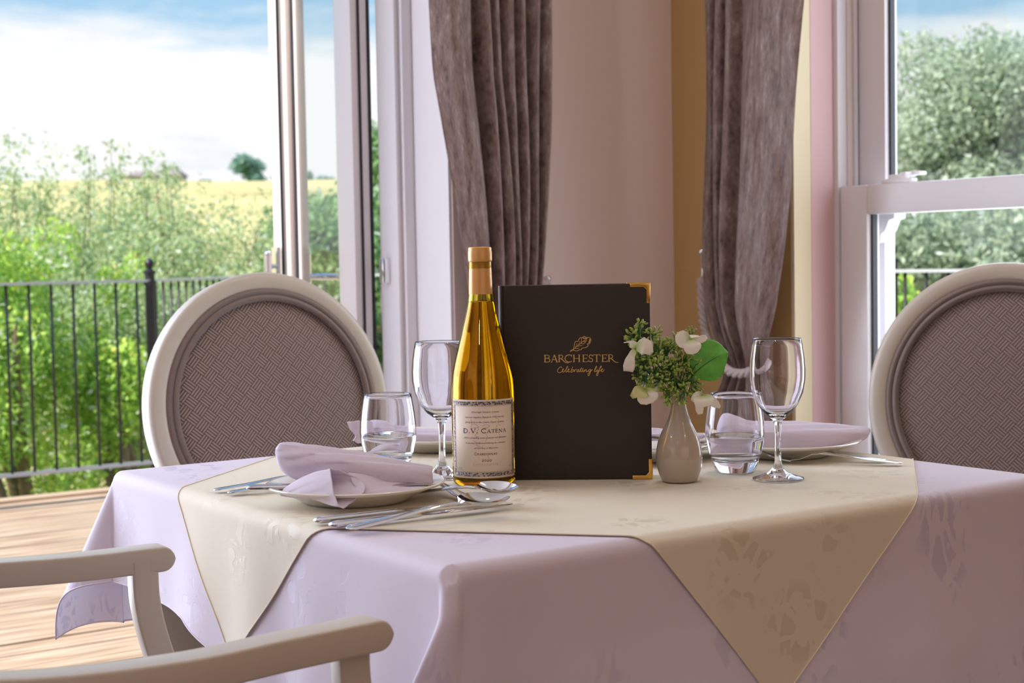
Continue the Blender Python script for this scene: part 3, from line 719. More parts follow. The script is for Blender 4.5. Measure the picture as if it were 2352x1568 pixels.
rope('curtain_tieback', [wp1(1255, 648, 2.97), wp1(1250, 650, 2.94), wp1(1240, 700, 2.90), wp1(1220, 790, 2.84), wp1(1170, 845, 2.82), wp1(1110, 850, 2.83)], .0105,
     'grey rope tieback hooked at the right edge of the left curtain, mostly behind the menu', hook=[wp1(1258, 640, 2.975), wp1(1257, 650, 2.98), wp1(1255, 655, 2.98)])

# ------------------------------------------------------------------ table and its cloths
HA, HB, RR, ZT = .445, .455, .015, .7485
CORN = {(1, -1): (.44, .0), (-1, -1): (.30, -.16), (1, 1): (.35, .0), (-1, 1): (.35, .0)}   # fold reach, swing
def drape(p, q, off=0.0):
    sa = 1 if p >= 0 else -1; sb = 1 if q >= 0 else -1
    ha, hb = HA - RR, HB - RR; r = RR + off
    ea, eb = max(abs(p) - ha, 0), max(abs(q) - hb, 0); rho = math.hypot(ea, eb)
    A_, B_ = min(abs(p), ha), min(abs(q), hb)
    if rho < 1e-9: return T(sa * A_, sb * B_, ZT + off)
    phi = math.atan2(eb, ea); e = rho
    if e < r * PI / 2: out = r * math.sin(e / r); dz = r * (1 - math.cos(e / r)); h = 0
    else: out = r; h = e - r * PI / 2; dz = r + h
    oa, ob = math.cos(phi) * out, math.sin(phi) * out
    s2 = math.sin(2 * phi)
    if eb > 1e-9 and ea > 1e-9:
        G, sw = CORN[(sa, sb)]
        g = G * s2 ** 1.3; th = .11 * math.sin(4 * phi)
        da = (g / 1.414 + th / 1.414) * h; db = (g / 1.414 - th / 1.414) * h
        pass
        da_, db_ = da, db
        hh = min(.95, math.hypot(da_, db_) / max(h, 1e-6)); dz = r + h * math.sqrt(1 - hh * hh)
        # swing of the near fold towards the left of the photograph
        if (sa, sb) == (-1, -1): da_ -= .46 * s2 * max(0, h - .034); db_ += .12 * s2 * max(0, h - .034)
        oa += da_; ob += db_
    k = min(1, h / .17)
    if ea < 1e-9:   # hanging along the +-B sides
        x = p; ob += k * (.006 * math.sin(x * 17 + 1.0 * sb) + .003 * math.sin(x * 41 + 2)) + k * k * .006
    elif eb < 1e-9:
        x = q; oa += k * (.0045 * math.sin(x * 15 + 2.0 * sa) + .002 * math.sin(x * 37)) + k * k * .004
    return T(sa * (A_ + oa), sb * (B_ + ob), ZT + off - dz)

def cloth_grid(name, fn, half_u, half_v, n, m, parent, uvf=None):
    mb = MB(); uvs = []; sc_uv = .66 if half_u == 1 else 1
    U = np.linspace(-half_u, half_u, n + 1); V = np.linspace(-half_v, half_v, n + 1)
    for v in V:
        for u in U: mb.v.append(tuple(fn(u, v))); uvs.append((u * sc_uv, v * sc_uv))
    for j in range(n):
        for i in range(n): k = j * (n + 1) + i; mb.f.append((k, k + 1, k + n + 2, k + n + 1))
    return mb.build(name, m, parent, uvs=uvs, fix=False)
OV = .178
tc = thing('tablecloth', T(0, 0, .75), 'white lilac-tinted damask tablecloth hanging over the square table', 'tablecloth', world=True)
CS, CD = .640, .10
KI = .70
def white(u, v):           # u, v in -1..1; uneven overhang on the four sides
    def split(t, h): return min(abs(t) / KI, 1) * h * (1 if t >= 0 else -1), max(0, abs(t) - KI) / (1 - KI)
    a0, fa = split(u, HA - RR); b0, fb = split(v, HB - RR)
    da = .212 if u > 0 else .285
    db = .17 if v > 0 else float(np.interp(a0, [-.5, -.1, .05, .17, .25], [.25, .225, .19, .152, .148]))
    return drape(a0 + (fa * (da + RR) if u > 0 else -fa * (da + RR)), b0 + (fb * (db + RR) if v > 0 else -fb * (db + RR)))
cl_ = cloth_grid('cloth', white, 1, 1, 280, CLOTH, tc); CS = 1
hem = MB()
E_a = E_b = 1
loop = [(-E_a + 2 * E_a * i / 150, -E_b) for i in range(150)] + [(E_a, -E_b + 2 * E_b * i / 150) for i in range(150)] + [(E_a - 2 * E_a * i / 150, E_b) for i in range(150)] + [(-E_a, E_b - 2 * E_b * i / 150) for i in range(151)]
hem.tube([white(p, q) for p, q in loop], .0013, 5); hem.build('hem', STITCH, tc)

UVx = math.radians(138.5)      # cream cloth axes in the (a, b) plane of the table
ud = (math.cos(UVx), math.sin(UVx)); vd = (math.sin(UVx), -math.cos(UVx))
def cream(u, v, off=.0015):
    u += .007; v += .002
    a_ = ud[0] * u + vd[0] * v; b_ = ud[1] * u + vd[1] * v
    return drape(a_, b_, off + .0012 * (.5 + .5 * math.sin(u * 21) * math.sin(v * 17)) * (1 if min(HA - abs(a_), HB - abs(b_)) < 0 else 0))
co = thing('cream_overcloth', T(0, 0, .752), 'cream damask square cloth laid cornerwise over the white tablecloth', 'tablecloth', world=True)
cloth_grid('cloth', cream, .457, .458, 220, CREAMC, co)
hl = []
for sgn in range(4):
    for i in range(120):
        t = -1 + 2 * i / 120; u, v = ((t, -1), (1, t), (-t, 1), (-1, -t))[sgn]; hl.append(cream(u * .457, v * .458, .002))
hl.append(hl[0]); MB().tube(hl, .0008, 6).build('hem', CREAMHEM, co)

tb = thing('dining_table', T(0, 0, 0), 'square cream-painted dining table under the tablecloths', 'table', rz=TH)
o = MB().box((0, 0, .731), 2 * (HB - .006), 2 * (HA - .006), .030).build('tabletop', CREAMWOOD, tb, smooth=False); bevel(o, .014, 4)
MB().box((0, 0, .68), 2 * (HB - .05), 2 * (HA - .05), .07).build('apron', CREAMWOOD, tb, smooth=False)
for sx in (-1, 1):
    for sy in (-1, 1):
        o = MB().loft([[(sx * (HB - .065) + x * s, sy * (HA - .065) + y * s, z) for x, y in ((-1, -1), (1, -1), (1, 1), (-1, 1))] for z, s in ((0, .026), (.645, .036), (.715, .036))]).build('leg', CREAMWOOD, tb, smooth=False); bevel(o, .003)

# ------------------------------------------------------------------ chairs with round upholstered backs
def make_chair(label, weave, arms=False, w=.24, h=.25, zc=.768):
    t = thing('dining_chair', (0, 0, 0), label, 'chair')
    rake = math.radians(9); yb = -.235
    def bp(x, z, y=0):      # back plane local -> chair local (tilted)
        dz = z; return Vector((x, yb - math.sin(rake) * (dz + zc - .5) + y * math.cos(rake), .5 + (dz + zc - .5) * math.cos(rake) + y * math.sin(rake) + 0.003))
    n = 96; rings = []
    for k in range(n):
        q = 2 * PI * k / n; ring = []
        for dr, dy in ((0, -.018), (.0, .010), (-.004, .017), (-.011, .0195), (-.028, .0195), (-.033, .015), (-.036, .006), (-.036, -.010), (-.030, -.018)):
            ring.append(bp((w + dr) * math.cos(q), (h + dr) * math.sin(q), dy))
        rings.append(ring)
    rings.append(rings[0]); MB().loft(rings, caps=False).build('back_frame', CREAMWOOD, t, auto=45)
    # cushion
    def pad(s, thick, nm, m, inner=.0):
        mb = MB(); uvs = []; nr, na = 16, 72; ww, hh = w - .040, h - .040
        mb.v.append(tuple(bp(0, 0, s * (.004 + thick)))); uvs.append((0, 0))
        for i in range(1, nr + 1):
            f = i / nr
            for k in range(na):
                q = 2 * PI * k / na; x, z = ww * f * math.cos(q), hh * f * math.sin(q)
                mb.v.append(tuple(bp(x, z, s * (.004 + thick * (1 - f ** 4) ** .5)))); uvs.append((x, z))
        for k in range(na): mb.f.append((0, 1 + k, 1 + (k + 1) % na))
        for i in range(nr - 1):
            for k in range(na): a_ = 1 + i * na; mb.f.append((a_ + k, a_ + na + k, a_ + na + (k + 1) % na, a_ + (k + 1) % na))
        return mb.build(nm, m, t, uvs=uvs)
    pad(1, .016, 'back_cushion', weave); pad(-1, .012, 'back_cushion', weave)
    for j, (rr, dy) in enumerate(((.0375, .016), (.0485, .0185))):
        pts = [bp((w - rr) * math.cos(2 * PI * k / 96), (h - rr) * math.sin(2 * PI * k / 96), dy) for k in range(97)]
        mb = MB().tube(pts, .0062, 8, caps=False); per = 2 * PI * w
        mb.build('piping', PIPE, t, uvs=[((i // 8) / 97 * per, (i % 8) * .006) for i in range(len(mb.v))])
    # seat: frame, cushion with domed top
    sw, sd = .255, .235
    def so(x, y): return (x * (1 - .10 * (-y / sd if y < 0 else 0)), y)
    outl = []
    for k in range(64):
        q = 2 * PI * k / 64; cx, cy = math.cos(q), math.sin(q); e = .42
        x = sw * abs(cx) ** e * (1 if cx >= 0 else -1); y = sd * abs(cy) ** e * (1 if cy >= 0 else -1); outl.append(so(x, y))
    MB().loft([[(x * s, y * s, z) for x, y in outl] for z, s in ((.375, .97), (.38, .985), (.435, .985), (.44, .97))]).build('seat_frame', CREAMWOOD, t, auto=40)
    mb = MB().loft([[(x * s, y * s, z) for x, y in outl] for z, s in ((.44, .95), (.448, .985), (.470, .995), (.488, .97), (.500, .88), (.508, .6), (.511, .2))])
    mb.build('seat', weave, t, uvs=[(v[0] + v[2] * .5, v[1] + v[2] * .5) for v in mb.v])
    mbp = MB().tube([(x * .985, y * .985, .446) for x, y in outl + outl[:1]], .005, 6, caps=False); mbp.build('piping', PIPE, t, uvs=[(i * .002, 0) for i in range(len(mbp.v))])
    for sx in (-1, 1):
        MB().tube([(sx * .215, .20, .40), (sx * .215, .20, .33), (sx * .213, .20, .31), (sx * .205, .205, 0)], [.026, .026, .022, .012], 12).build('leg', CREAMWOOD, t, auto=40)
        MB().tube(smooth2([(sx * .19, -.20, .42), (sx * .195, -.215, .25), (sx * .20, -.27, 0)], 4), [.022 - .001 * i for i in range(9)], 10).build('leg', CREAMWOOD, t)
        p = bp(sx * w * .62, -h * .80, -.004)
        MB().tube(smooth2([(sx * .185, -.205, .40), (sx * .175, -.225, .47), p], 4), .017, 8).build('back_support', CREAMWOOD, t)
    return t, bp
def place(t, p, facing):
    """facing: unit vector the sitter looks along; p = point the back centre stands over"""
    ang = math.atan2(facing.y, facing.x) - PI / 2
    t.rotation_euler = (0, 0, ang); off = Matrix.Rotation(ang, 3, 'Z') @ Vector((0, -.235, 0))
    t.location = Vector((p[0], p[1], 0)) - off
lc, _ = make_chair('cream round-backed dining chair with brown weave, in front of the terrace door', WEAVE, zc=.772)
place(lc, (-.419, 2.75), -Av)
rc, _ = make_chair('cream round-backed dining chair cut off at the right edge, by the sash window', WEAVE2, zc=.766)
fdir = Vector((-.30, -.954, 0)).normalized()
place(rc, (.873, 2.69), fdir)

nc, _ = make_chair('cream armchair in the foreground with only its two arms in view', WEAVE, zc=.772)
place(nc, T(-.178, -.91, 0), Bv)
def sweep_box(pts, wids, hts, side, r=.006):
    """rounded-rectangle section swept along pts; side = horizontal across vector"""
    rings = []
    for i, p in enumerate(pts):
        t_ = (pts[min(i + 1, len(pts) - 1)] - pts[max(i - 1, 0)]).normalized(); s = (side - t_ * side.dot(t_)).normalized(); u = s.cross(t_)
        if u.z < 0: u = -u
        w2, h2 = wids[i] / 2, hts[i] / 2; ring = []
        rr = min(r, w2 * .8, h2 * .8)
        for cx, cy, a0 in ((1, 1, 0), (-1, 1, PI / 2), (-1, -1, PI), (1, -1, 3 * PI / 2)):
            for k in range(4):
                an = a0 + PI / 2 * k / 3; ring.append(p + s * (cx * (w2 - rr) + math.cos(an) * rr) + u * (cy * (h2 - rr) + math.sin(an) * rr))
        rings.append(ring)
    return rings
nc['_world'] = 1
for which in (1, -1):
    if which == 1: ends = [T(.052, -.540), T(.058, -.63), T(.072, -.73), T(.075, -.86), T(.050, -1.0), T(.005, -1.06)]; zz = [.711, .711, .7135, .722, .735, .745]
    else: ends = [T(-.420, -.525), T(-.428, -.62), T(-.440, -.72), T(-.435, -.85), T(-.410, -.99), T(-.365, -1.06)]; zz = [.710, .7095, .7095, .716, .735, .745]
    pts = [e + Vector((0, 0, z - .016)) for e, z in zip(ends, zz)]
    P = smooth2(pts, 6)
    tip = (P[0] - P[1]).normalized()
    # rounded nose
    nose = [P[0] + tip * .0145 * math.sin(a_) for a_ in (1.55, 1.4, 1.22, 1.05, .85, .65, .45, .25)]
    hts = [.029 * math.cos(a_) for a_ in (1.55, 1.4, 1.22, 1.05, .85, .65, .45, .25)] + [.029] * len(P)
    arm = MB().loft(sweep_box(nose + P, [.036] * len(hts), hts, Av, .0028)).build('arm', CREAMWOOD, nc, auto=62)
    q0 = T(.046, -.562, .684) if which == 1 else T(-.418, -.545, .684)
    pp_ = smooth2([q0 + Vector((0, 0, .012)), q0 + Bv * .002 + Vector((0, 0, -.04)), q0 + Bv * .016 + Vector((0, 0, -.10)), q0 + Bv * .045 + Vector((0, 0, -.18)), q0 + Bv * .07 + Vector((0, 0, -.26)), q0 + Bv * .07 + Vector((0, 0, -.30))], 5)
    MB().loft(sweep_box(pp_, [.022] * len(pp_), [.031] * len(pp_), Av, .003)).build('arm_post', CREAMWOOD, nc, auto=35)

# ------------------------------------------------------------------ cutlery
def sect(x, w, z, dish, th, n=9):
    r = []
    for k in range(n):
        y = -1 + 2 * k / (n - 1); r.append((x, y * w, z + dish * y * y + th / 2 * (1 - .7 * y * y)))
    for k in range(n):
        y = 1 - 2 * k / (n - 1); r.append((x, y * w, z + dish * y * y - th / 2 * (1 - .7 * y * y)))
    return r
def hdl(L0, flat=.0024):     # handle sections from butt (x=0) to neck (x=L0)
    return [(0, .001, .0028, 0, .0012), (.002, .0060, .0030, 0, .0024), (.008, .0088, .0034, 0, flat), (L0 * .35, .0078, .0062, 0, flat + .0004), (L0 * .7, .0048, .0115, 0, flat + .0008), (L0 * .9, .0030, .0130, 0, flat + .0012), (L0, .0028, .0120, 0, flat + .001)]
def spoon_mesh(L=.19, bw=.020, bl=.062):
    L0 = L - bl; S = hdl(L0)
    for f in np.linspace(0.04, 1, 14):
        w = bw * math.sin(PI * min(1, f * .93 + .05)) ** .62 * (1 - .10 * f); w = max(w, .0028 if f < .2 else .0008)
        depth = .0085 * math.sin(PI * min(1, f)) ** .8
        S.append((L0 + bl * f, w, .0118 * (1 - f) ** 1.5 + .0030 + .007 * f * f - depth * .55 + .002, depth, .0014))
    return MB().loft([sect(*s) for s in S])
def knife_mesh(L=.228):
    L0 = L * .46; rings = []
    for x, w, z, th in ((0, .003, .0042, .002), (.002, .0072, .0042, .0055), (.006, .0090, .0042, .0076), (L0 * .5, .0082, .0042, .0074), (L0 * .9, .0066, .0042, .0066), (L0, .0060, .0042, .006), (L0 + .006, .0068, .0042, .0022), (L0 + .02, .0088, .0042, .0016), (L - .05, .0092, .0042, .0014), (L - .02, .0075, .0042, .0012), (L - .005, .0035, .0042, .001), (L, .0008, .0042, .0008)):
        rings.append(sect(x, w, z, 0, th))
    return MB().loft(rings)
def fork_mesh(L=.195):
    tl = .048; L0 = L - tl - .028; S = hdl(L0)
    S += [(L0 + .008, .006, .0085, .0005, .002), (L0 + .016, .0108, .0052, .0012, .0018), (L0 + .028, .0115, .0035, .0012, .0017)]
    mb = MB().loft([sect(*s) for s in S])
    x0 = L0 + .0275
    for k in range(4):
        y = -.0096 + k * .0064
        rings = []
        for f in (0, .3, .6, .85, 1):
            z = .0036 + .003 * f + .014 * f * f; ww = .0019 * (1 - .55 * f)
            rings.append([(x0 + tl * f, y * (1 - .04 * f) + sy * ww, z + sz * .0009) for sy, sz in ((-1, -1), (1, -1), (1, 1), (-1, 1))])
        mb.loft(rings)
    return mb
SP = {}
def cutlery(kind, p_handle, p_tip, label, z=.7516, lift=0.0, roll=0.0, group=None, scale=None):
    """lays a piece from p_handle towards p_tip on the table"""
    if kind not in SP:
        SP[kind] = {'spoon': lambda: spoon_mesh(.196, .0215, .062), 'knife': knife_mesh, 'fork': fork_mesh, 'dessert_spoon': lambda: spoon_mesh(.175, .0185, .055)}[kind]()
        o = SP[kind].build(kind, STEEL, None, auto=50)
        SP[kind] = o
    else:
        o = SP[kind].copy(); C.objects.link(o)
    o['label'] = label; o['category'] = kind.replace('dessert_', ''); 
    if group: o['group'] = group
    d = Vector((p_tip[0] - p_handle[0], p_tip[1] - p_handle[1], 0)).normalized()
    tilt = Matrix.Rotation(math.atan2(d.y, d.x), 4, 'Z') @ Matrix.Rotation(-lift, 4, 'Y') @ Matrix.Rotation(roll, 4, 'X')
    o.matrix_world = Matrix.Translation(Vector((p_handle[0], p_handle[1], z))) @ tilt
    return o
# near place: two knives and a soup spoon in front
cutlery('knife', pz(722, 1197, .755), pz(1120, 1151, .755), 'steel dinner knife nearest the side plate, in front of it', group='front place cutlery')
cutlery('knife', pz(757, 1207, .755), pz(1165, 1160, .755), 'steel knife lying between another knife and the soup spoon')
cutlery('spoon', pz(796, 1216, .755), pz(1148, 1176, .755), 'large steel soup spoon at the very front, bowl to the right', z=.7535, lift=.035, roll=.16)
cutlery('fork', pz(490, 1127, .753), pz(860, 1097, .753), 'steel fork handle showing at the far left of the side plate')
cutlery('fork', pz(522, 1133, .753), pz(900, 1103, .753), 'steel fork handle just under the plate rim at left', group=None)
cutlery('dessert_spoon', pz(903, 1136, .755), pz(1170, 1156, .755), 'dessert spoon with its bowl in front of the wine bottle', z=.7530, lift=.05, roll=.14)
cutlery('fork', pz(1085, 1152, .753), pz(900, 1095, .753), 'dessert fork handle between plate and front knives')
# right place
cutlery('fork', pz(2035, 1058, .753), pz(1768, 1050, .753), 'steel fork behind the wine glass stem, the farther of two')
cutlery('fork', pz(2073, 1065, .753), pz(1828, 1060, .753), 'steel fork right of the wine glass, the nearer of two')
# behind the vase and the tumblers
cutlery('spoon', T(.02, .40), T(-.005, .215), 'spoon showing its bowl edge between vase and right tumbler')
cutlery('knife', T(.05, .42), T(.045, .22), 'steel knife hidden behind the right tumbler')
cutlery('knife', T(.418, -.19), T(.23, -.20), 'steel knife behind the left tumbler, beside the far plate')
cutlery('spoon', T(.395, -.165), T(.205, -.145), 'spoon whose tip shows right of the left tumbler foot')

# ------------------------------------------------------------------ plates
def make_plate():
    mb = MB(); prof = [(.0001, .0085), (.05, .0080), (.062, .0092), (.072, .0150), (.088, .0190), (.1035, .0222), (.1065, .0228), (.1078, .0215), (.1068, .0200), (.098, .0168), (.080, .0095), (.068, .0035), (.064, .0004), (.060, .0002), (.058, .0022), (.0001, .0028)]
    return mb.lathe(prof, 72)
plate0 = None
def plate(loc, label):
    global plate0
    if plate0 is None: o = plate0 = make_plate().build('side_plate', CHINA, None, auto=60)
    else: o = plate0.copy(); C.objects.link(o)
    o.location = loc; tag(o, label, 'plate'); return o
plate((-.190, 1.812, .7505), 'white china side plate at the front left under napkin and knife')
plate((.385, 2.157, .7505), 'white china side plate on the right behind the forks')
plate(T(.325, .02, .7505), 'white china side plate at the far left behind the wine glass')
plate((.178, 2.155, .7505), 'white china side plate mostly hidden behind menu and vase')

# ------------------------------------------------------------------ napkins
def sheet(mb, uvs, rows, k=5, crease=.0):
    """surface through a grid of 3-D rows, smoothed both ways"""
    R = [smooth2(r, k) for r in rows]; cols = list(zip(*R)); cols = [smooth2(list(c), k) for c in cols]
    n, m = len(cols), len(cols[0]); o = len(mb.v)
    for i in range(n):
        for j in range(m):
            p = cols[i][j]; w = .0007 * math.sin(i * .9 + j * .35)
            if crease:      # soft pleats fanning from the gathered end
                f = i / n; g = j / m; w -= crease * (math.exp(-((f - .10 - g * .55) / .035) ** 2) + .8 * math.exp(-((f - .02 - g * .42) / .03) ** 2) + .6 * math.exp(-((f - .30 - g * .55) / .05) ** 2)) * math.sin(PI * g) ; w += crease * .6 * math.exp(-((f - .16 - g * .5) / .03) ** 2) * math.sin(PI * g)
            mb.v.append((p.x, p.y + w, p.z + w * .6)); uvs.append((i / n * .25, j / m * .25))
    for i in range(n - 1):
        for j in range(m - 1): a_ = o + i * m + j; mb.f.append((a_, a_ + m, a_ + m + 1, a_ + 1))
def roll_rows(stations, Y):
    """stations: (x, ytop, ybot, depth front, depth back) -> open arch sections (front bottom, front, top, back, back bottom)"""
    rows = []
    for x, yt, yb, df, db in stations:
        h = yb - yt
        rows.append([px(x, yb, Y - df), px(x - 1, yb - h * .55, Y - df * .95), px(x, yt + h * .12, Y - df * .45), px(x, yt, Y), px(x, yt + h * .15, Y + db * .5), px(x, yb - h * .5, Y + db), px(x, yb, Y + db)])
    return rows
def napkin(label, loc, parts_rows):
    t = thing('napkin', loc, label, 'napkin', world=True)
    for i, rows in enumerate(parts_rows):
        mb = MB(); uvs = []; sheet(mb, uvs, rows, 6, .0055 if i == 0 else 0)
        o = mb.build('fold', NAPKIN, t, uvs=uvs, fix=False)
        md = o.modifiers.new('thickness', 'SOLIDIFY'); md.thickness = .0014; md.offset = 0
    return t
Y1 = 1.815
body = roll_rows([(634, 1030, 1048, .004, .004), (645, 1018, 1078, .012, .010), (675, 1017, 1098, .022, .016), (715, 1020, 1106, .030, .022), (760, 1027, 1108, .034, .026), (820, 1038, 1109, .034, .026), (880, 1049, 1110, .030, .024), (940, 1061, 1110, .024, .020), (984, 1070, 1110, .018, .016), (993, 1073, 1109, .016, .014)], Y1)
# inner turned lining seen at the open right end
lin_rows = roll_rows([(970, 1074, 1107, .010, .010), (985, 1074, 1107, .011, .011), (992, 1076, 1107, .013, .012)], Y1)
apex = px(640, 1137, 1.765)
rim_ = [px(758, 1077, 1.742), px(762, 1100, 1.722), px(766, 1126, 1.708), px(774, 1152, 1.698), px(786, 1166, 1.694), px(803, 1157, 1.704), px(820, 1142, 1.716), px(838, 1126, 1.735), px(832, 1105, 1.762), px(800, 1088, 1.765), px(772, 1079, 1.755)]
def conerow(f, sq):
    c = sum(rim_, Vector((0, 0, 0))) / len(rim_)
    ax = apex.lerp(c, f); out = [ax + (p - c) * (f ** sq) + Vector((0, 0, .004 * math.sin(PI * f))) for p in rim_]
    return [v if v.z > .7655 or (v - Vector((-.190, 1.812, v.z))).length > .104 else Vector((v.x, v.y, .7655)) for v in out]
cone = [conerow(f, .8) + [conerow(f, .8)[0]] for f in (.04, .2, .4, .6, .8, .93, 1.0)]
tail = [[px(800, 1086, 1.775), px(812, 1112, 1.752), px(828, 1132, 1.737), px(835, 1141, 1.735)],
        [px(850, 1092, 1.783), px(858, 1112, 1.765), px(866, 1126, 1.752), px(875, 1137, 1.745)],
        [px(890, 1104, 1.790), px(896, 1113, 1.775), px(902, 1122, 1.765), px(912, 1134, 1.752)],
        [px(930, 1108, 1.797), px(936, 1111, 1.787), px(940, 1117, 1.775), px(950, 1128, 1.762)],
        [px(970, 1108, 1.805), px(975, 1109, 1.797), px(980, 1112, 1.787), px(985, 1117, 1.775)]]
napkin('white linen napkin rolled loosely with a cone fold, front left plate', (-.19, 1.81, .765), [body, lin_rows, cone, tail])
Y2 = 2.165
nb = roll_rows([(1640, 985, 1022, .02, .02), (1648, 962, 1024, .03, .028), (1662, 950, 1026, .036, .034), (1690, 953, 1028, .04, .036), (1722, 965, 1029, .044, .038), (1770, 968, 1030, .046, .04), (1850, 970, 1031, .046, .04), (1920, 974, 1026, .040, .036), (1968, 979, 1016, .028, .026), (1990, 982, 1006, .014, .014), (1998, 985, 992, .003, .003)], Y2)
napkin('lilac-white linen napkin rolled to a point on the right plate', (.385, 2.16, .765), [nb])
P3 = T(.325, .02, .765); Y3 = P3.y - .005
n3 = roll_rows([(828, 972, 1012, .02, .02), (845, 966, 1014, .026, .026), (885, 968, 1016, .030, .028), (915, 980, 1017, .032, .03), (955, 985, 1018, .034, .03), (1010, 988, 1018, .032, .03), (1070, 990, 1018, .028, .026), (1120, 994, 1016, .016, .016)], Y3)
n3b = [[px(797, 969, Y3 - .045), px(812, 967, Y3 - .045), px(830, 966, Y3 - .04), px(850, 970, Y3 - .03)], [px(803, 985, Y3 - .05), px(818, 985, Y3 - .048), px(835, 984, Y3 - .044), px(850, 986, Y3 - .034)], [px(816, 1000, Y3 - .052), px(826, 1000, Y3 - .05), px(840, 1000, Y3 - .046), px(855, 1002, Y3 - .036)], [px(811, 1012, Y3 - .052), px(822, 1017, Y3 - .05), px(840, 1018, Y3 - .046), px(855, 1018, Y3 - .036)]]
napkin('white linen napkin on the far left plate seen behind the left tumbler', tuple(P3), [n3, n3b])
Y4 = 2.16
n4 = roll_rows([(1345, 985, 1008, .014, .014), (1375, 976, 1012, .026, .026), (1430, 978, 1013, .030, .03), (1500, 985, 1012, .030, .03), (1560, 990, 1010, .026, .026), (1605, 996, 1008, .014, .014), (1618, 999, 1004, .003, .003)], Y4)
napkin('lilac napkin on the plate half hidden behind menu and vase', (.178, 2.155, .765), [n4])
kn = cutlery('knife', px(566, 1119, 1.772), px(996, 1108, 1.80), 'steel butter knife resting across the front left plate and napkin', z=px(566, 1117, 1.772).z - .004, lift=0)
kn.matrix_world = Matrix.Translation(px(566, 1120, 1.774) + Vector((0, 0, -.004))) @ (px(990, 1109, 1.783) - px(566, 1118, 1.774)).normalized().to_track_quat('X', 'Z').to_matrix().to_4x4()
cutlery('fork', px(1625, 1012, 2.10), px(1500, 1016, 2.12), 'steel fork tines between vase and right tumbler, on the hidden plate', z=.7725)

# ------------------------------------------------------------------ glasses
def solid_of_rev(outer, inner, n=64):
    return MB().lathe(outer + inner, n)
def tumbler(loc, label):
    t = thing('tumbler', loc, label, 'glass')
    outer = [(.0001, .0005), (.0235, .0005), (.0262, .002), (.0300, .012), (.0345, .026), (.0375, .040), (.0388, .052), (.0382, .066), (.0362, .082), (.0335, .0985), (.0326, .1030), (.0320, .1038)]
    inner = [(.0312, .1030), (.0322, .0975), (.0348, .082), (.0368, .066), (.0373, .052), (.0358, .040), (.0325, .027), (.026, .0185), (.015, .0165), (.0001, .016)]
    MB().lathe(outer + inner, 72).build('glass_body', GLASS, t)
    wz = .0480
    wat = [(.0001, .01595), (.015, .01645), (.0261, .0184), (.0326, .0269), (.0359, .0399), (.0371, wz - .0006), (.0368, wz), (.034, wz - .0004), (.0001, wz - .0004)]
    MB().lathe(wat, 72).build('water', WATER, t)
    return t
tumbler((-.1715, 2.075, .7505), 'stemless tumbler half full of water behind the front napkin')
tumbler((.2905, 1.992, .7505), 'stemless tumbler half full of water between vase and wine glass')
def wineglass(loc, label, s=1.0):
    t = thing('wine_glass', loc, label, 'glass')
    outer = [(.0001, .0006), (.0305, .0006), (.0325, .0014), (.0318, .0026), (.022, .0050), (.012, .0090), (.0065, .0150), (.0045, .0220), (.0040, .035), (.0038, .055), (.0042, .068), (.0058, .0745), (.0100, .0785), (.0180, .0850), (.0260, .0960), (.0322, .1110), (.0348, .1270), (.0350, .1400), (.0338, .1560), (.0318, .1700), (.0307, .1775), (.0303, .1785)]
    inner = [(.0297, .1775), (.0308, .1698), (.0328, .1558), (.0340, .1400), (.0338, .1272), (.0311, .1115), (.0250, .0970), (.0170, .0865), (.0080, .0815), (.0001, .0805)]
    MB().lathe([(r * s, z) for r, z in outer + inner], 72).build('glass_body', GLASS, t)
    return t
wineglass((.334, 1.918, .7505), 'empty wine glass standing right of the tumbler and vase')
wineglass((-.0945, 1.995, .7505), 'empty wine glass partly hidden behind the wine bottle', 1.08)

# ------------------------------------------------------------------ wine bottle
BX = (-.0385, 1.925)
bt = thing('wine_bottle', (BX[0], BX[1], .7505), 'golden white wine bottle with cream label in front of the menu', 'bottle')
K = .000550
prof = [(.0001, .024), (.012, .021), (.024, .010), (.033, .0006), (.0375, .002), (.0396, .006), (.0398, .015)]
prof += [(.0398, .108), (.0394, .122)] + [(w * K / 2 * 1.0, (1112 - y) * K) for y, w in ((884, 143), (865, 139.5), (846, 134), (827, 126), (808, 117), (789, 107.5), (770, 97), (750, 87), (731, 77), (712, 68), (695, 60.5), (680, 56), (672, 54))]
outp = prof + [(.0142, .272), (.0142, .298), (.0095, .298)]
inp = [(.0095, .272)] + [(max(r - .0026, .0001), z) for r, z in reversed(prof[6:])] + [(.0345, .009), (.026, .0155), (.013, .0260), (.0001, .0285)]
MB().lathe(outp + inp, 96).build('bottle_glass', BOTTLEG, bt)
lz = (1112 - 691) * K
wp = [(max(r - .0022, .0001), z) for r, z in prof[6:] if z < lz] + [(.0142, lz - .0004), (.0136, lz + .0006), (.0110, lz - .0003), (.0001, lz - .0004)]
MB().lathe([(.0001, .0281), (.013, .0256), (.026, .0151), (.0345, .0086)] + wp, 96).build('wine', WINE, bt)
cap = [(.01505, (1112 - 674) * K), (.01495, (1112 - 660) * K), (.0143, (1112 - 620) * K), (.0139, (1112 - 600) * K), (.0150, (1112 - 599) * K), (.0152, (1112 - 595) * K), (.0152, (1112 - 578) * K), (.0147, (1112 - 574) * K), (.0148, (1112 - 569) * K), (.0138, (1112 - 566) * K), (.0001, (1112 - 565.5) * K)]
MB().lathe(cap, 64).build('capsule', FOIL, bt, auto=60)
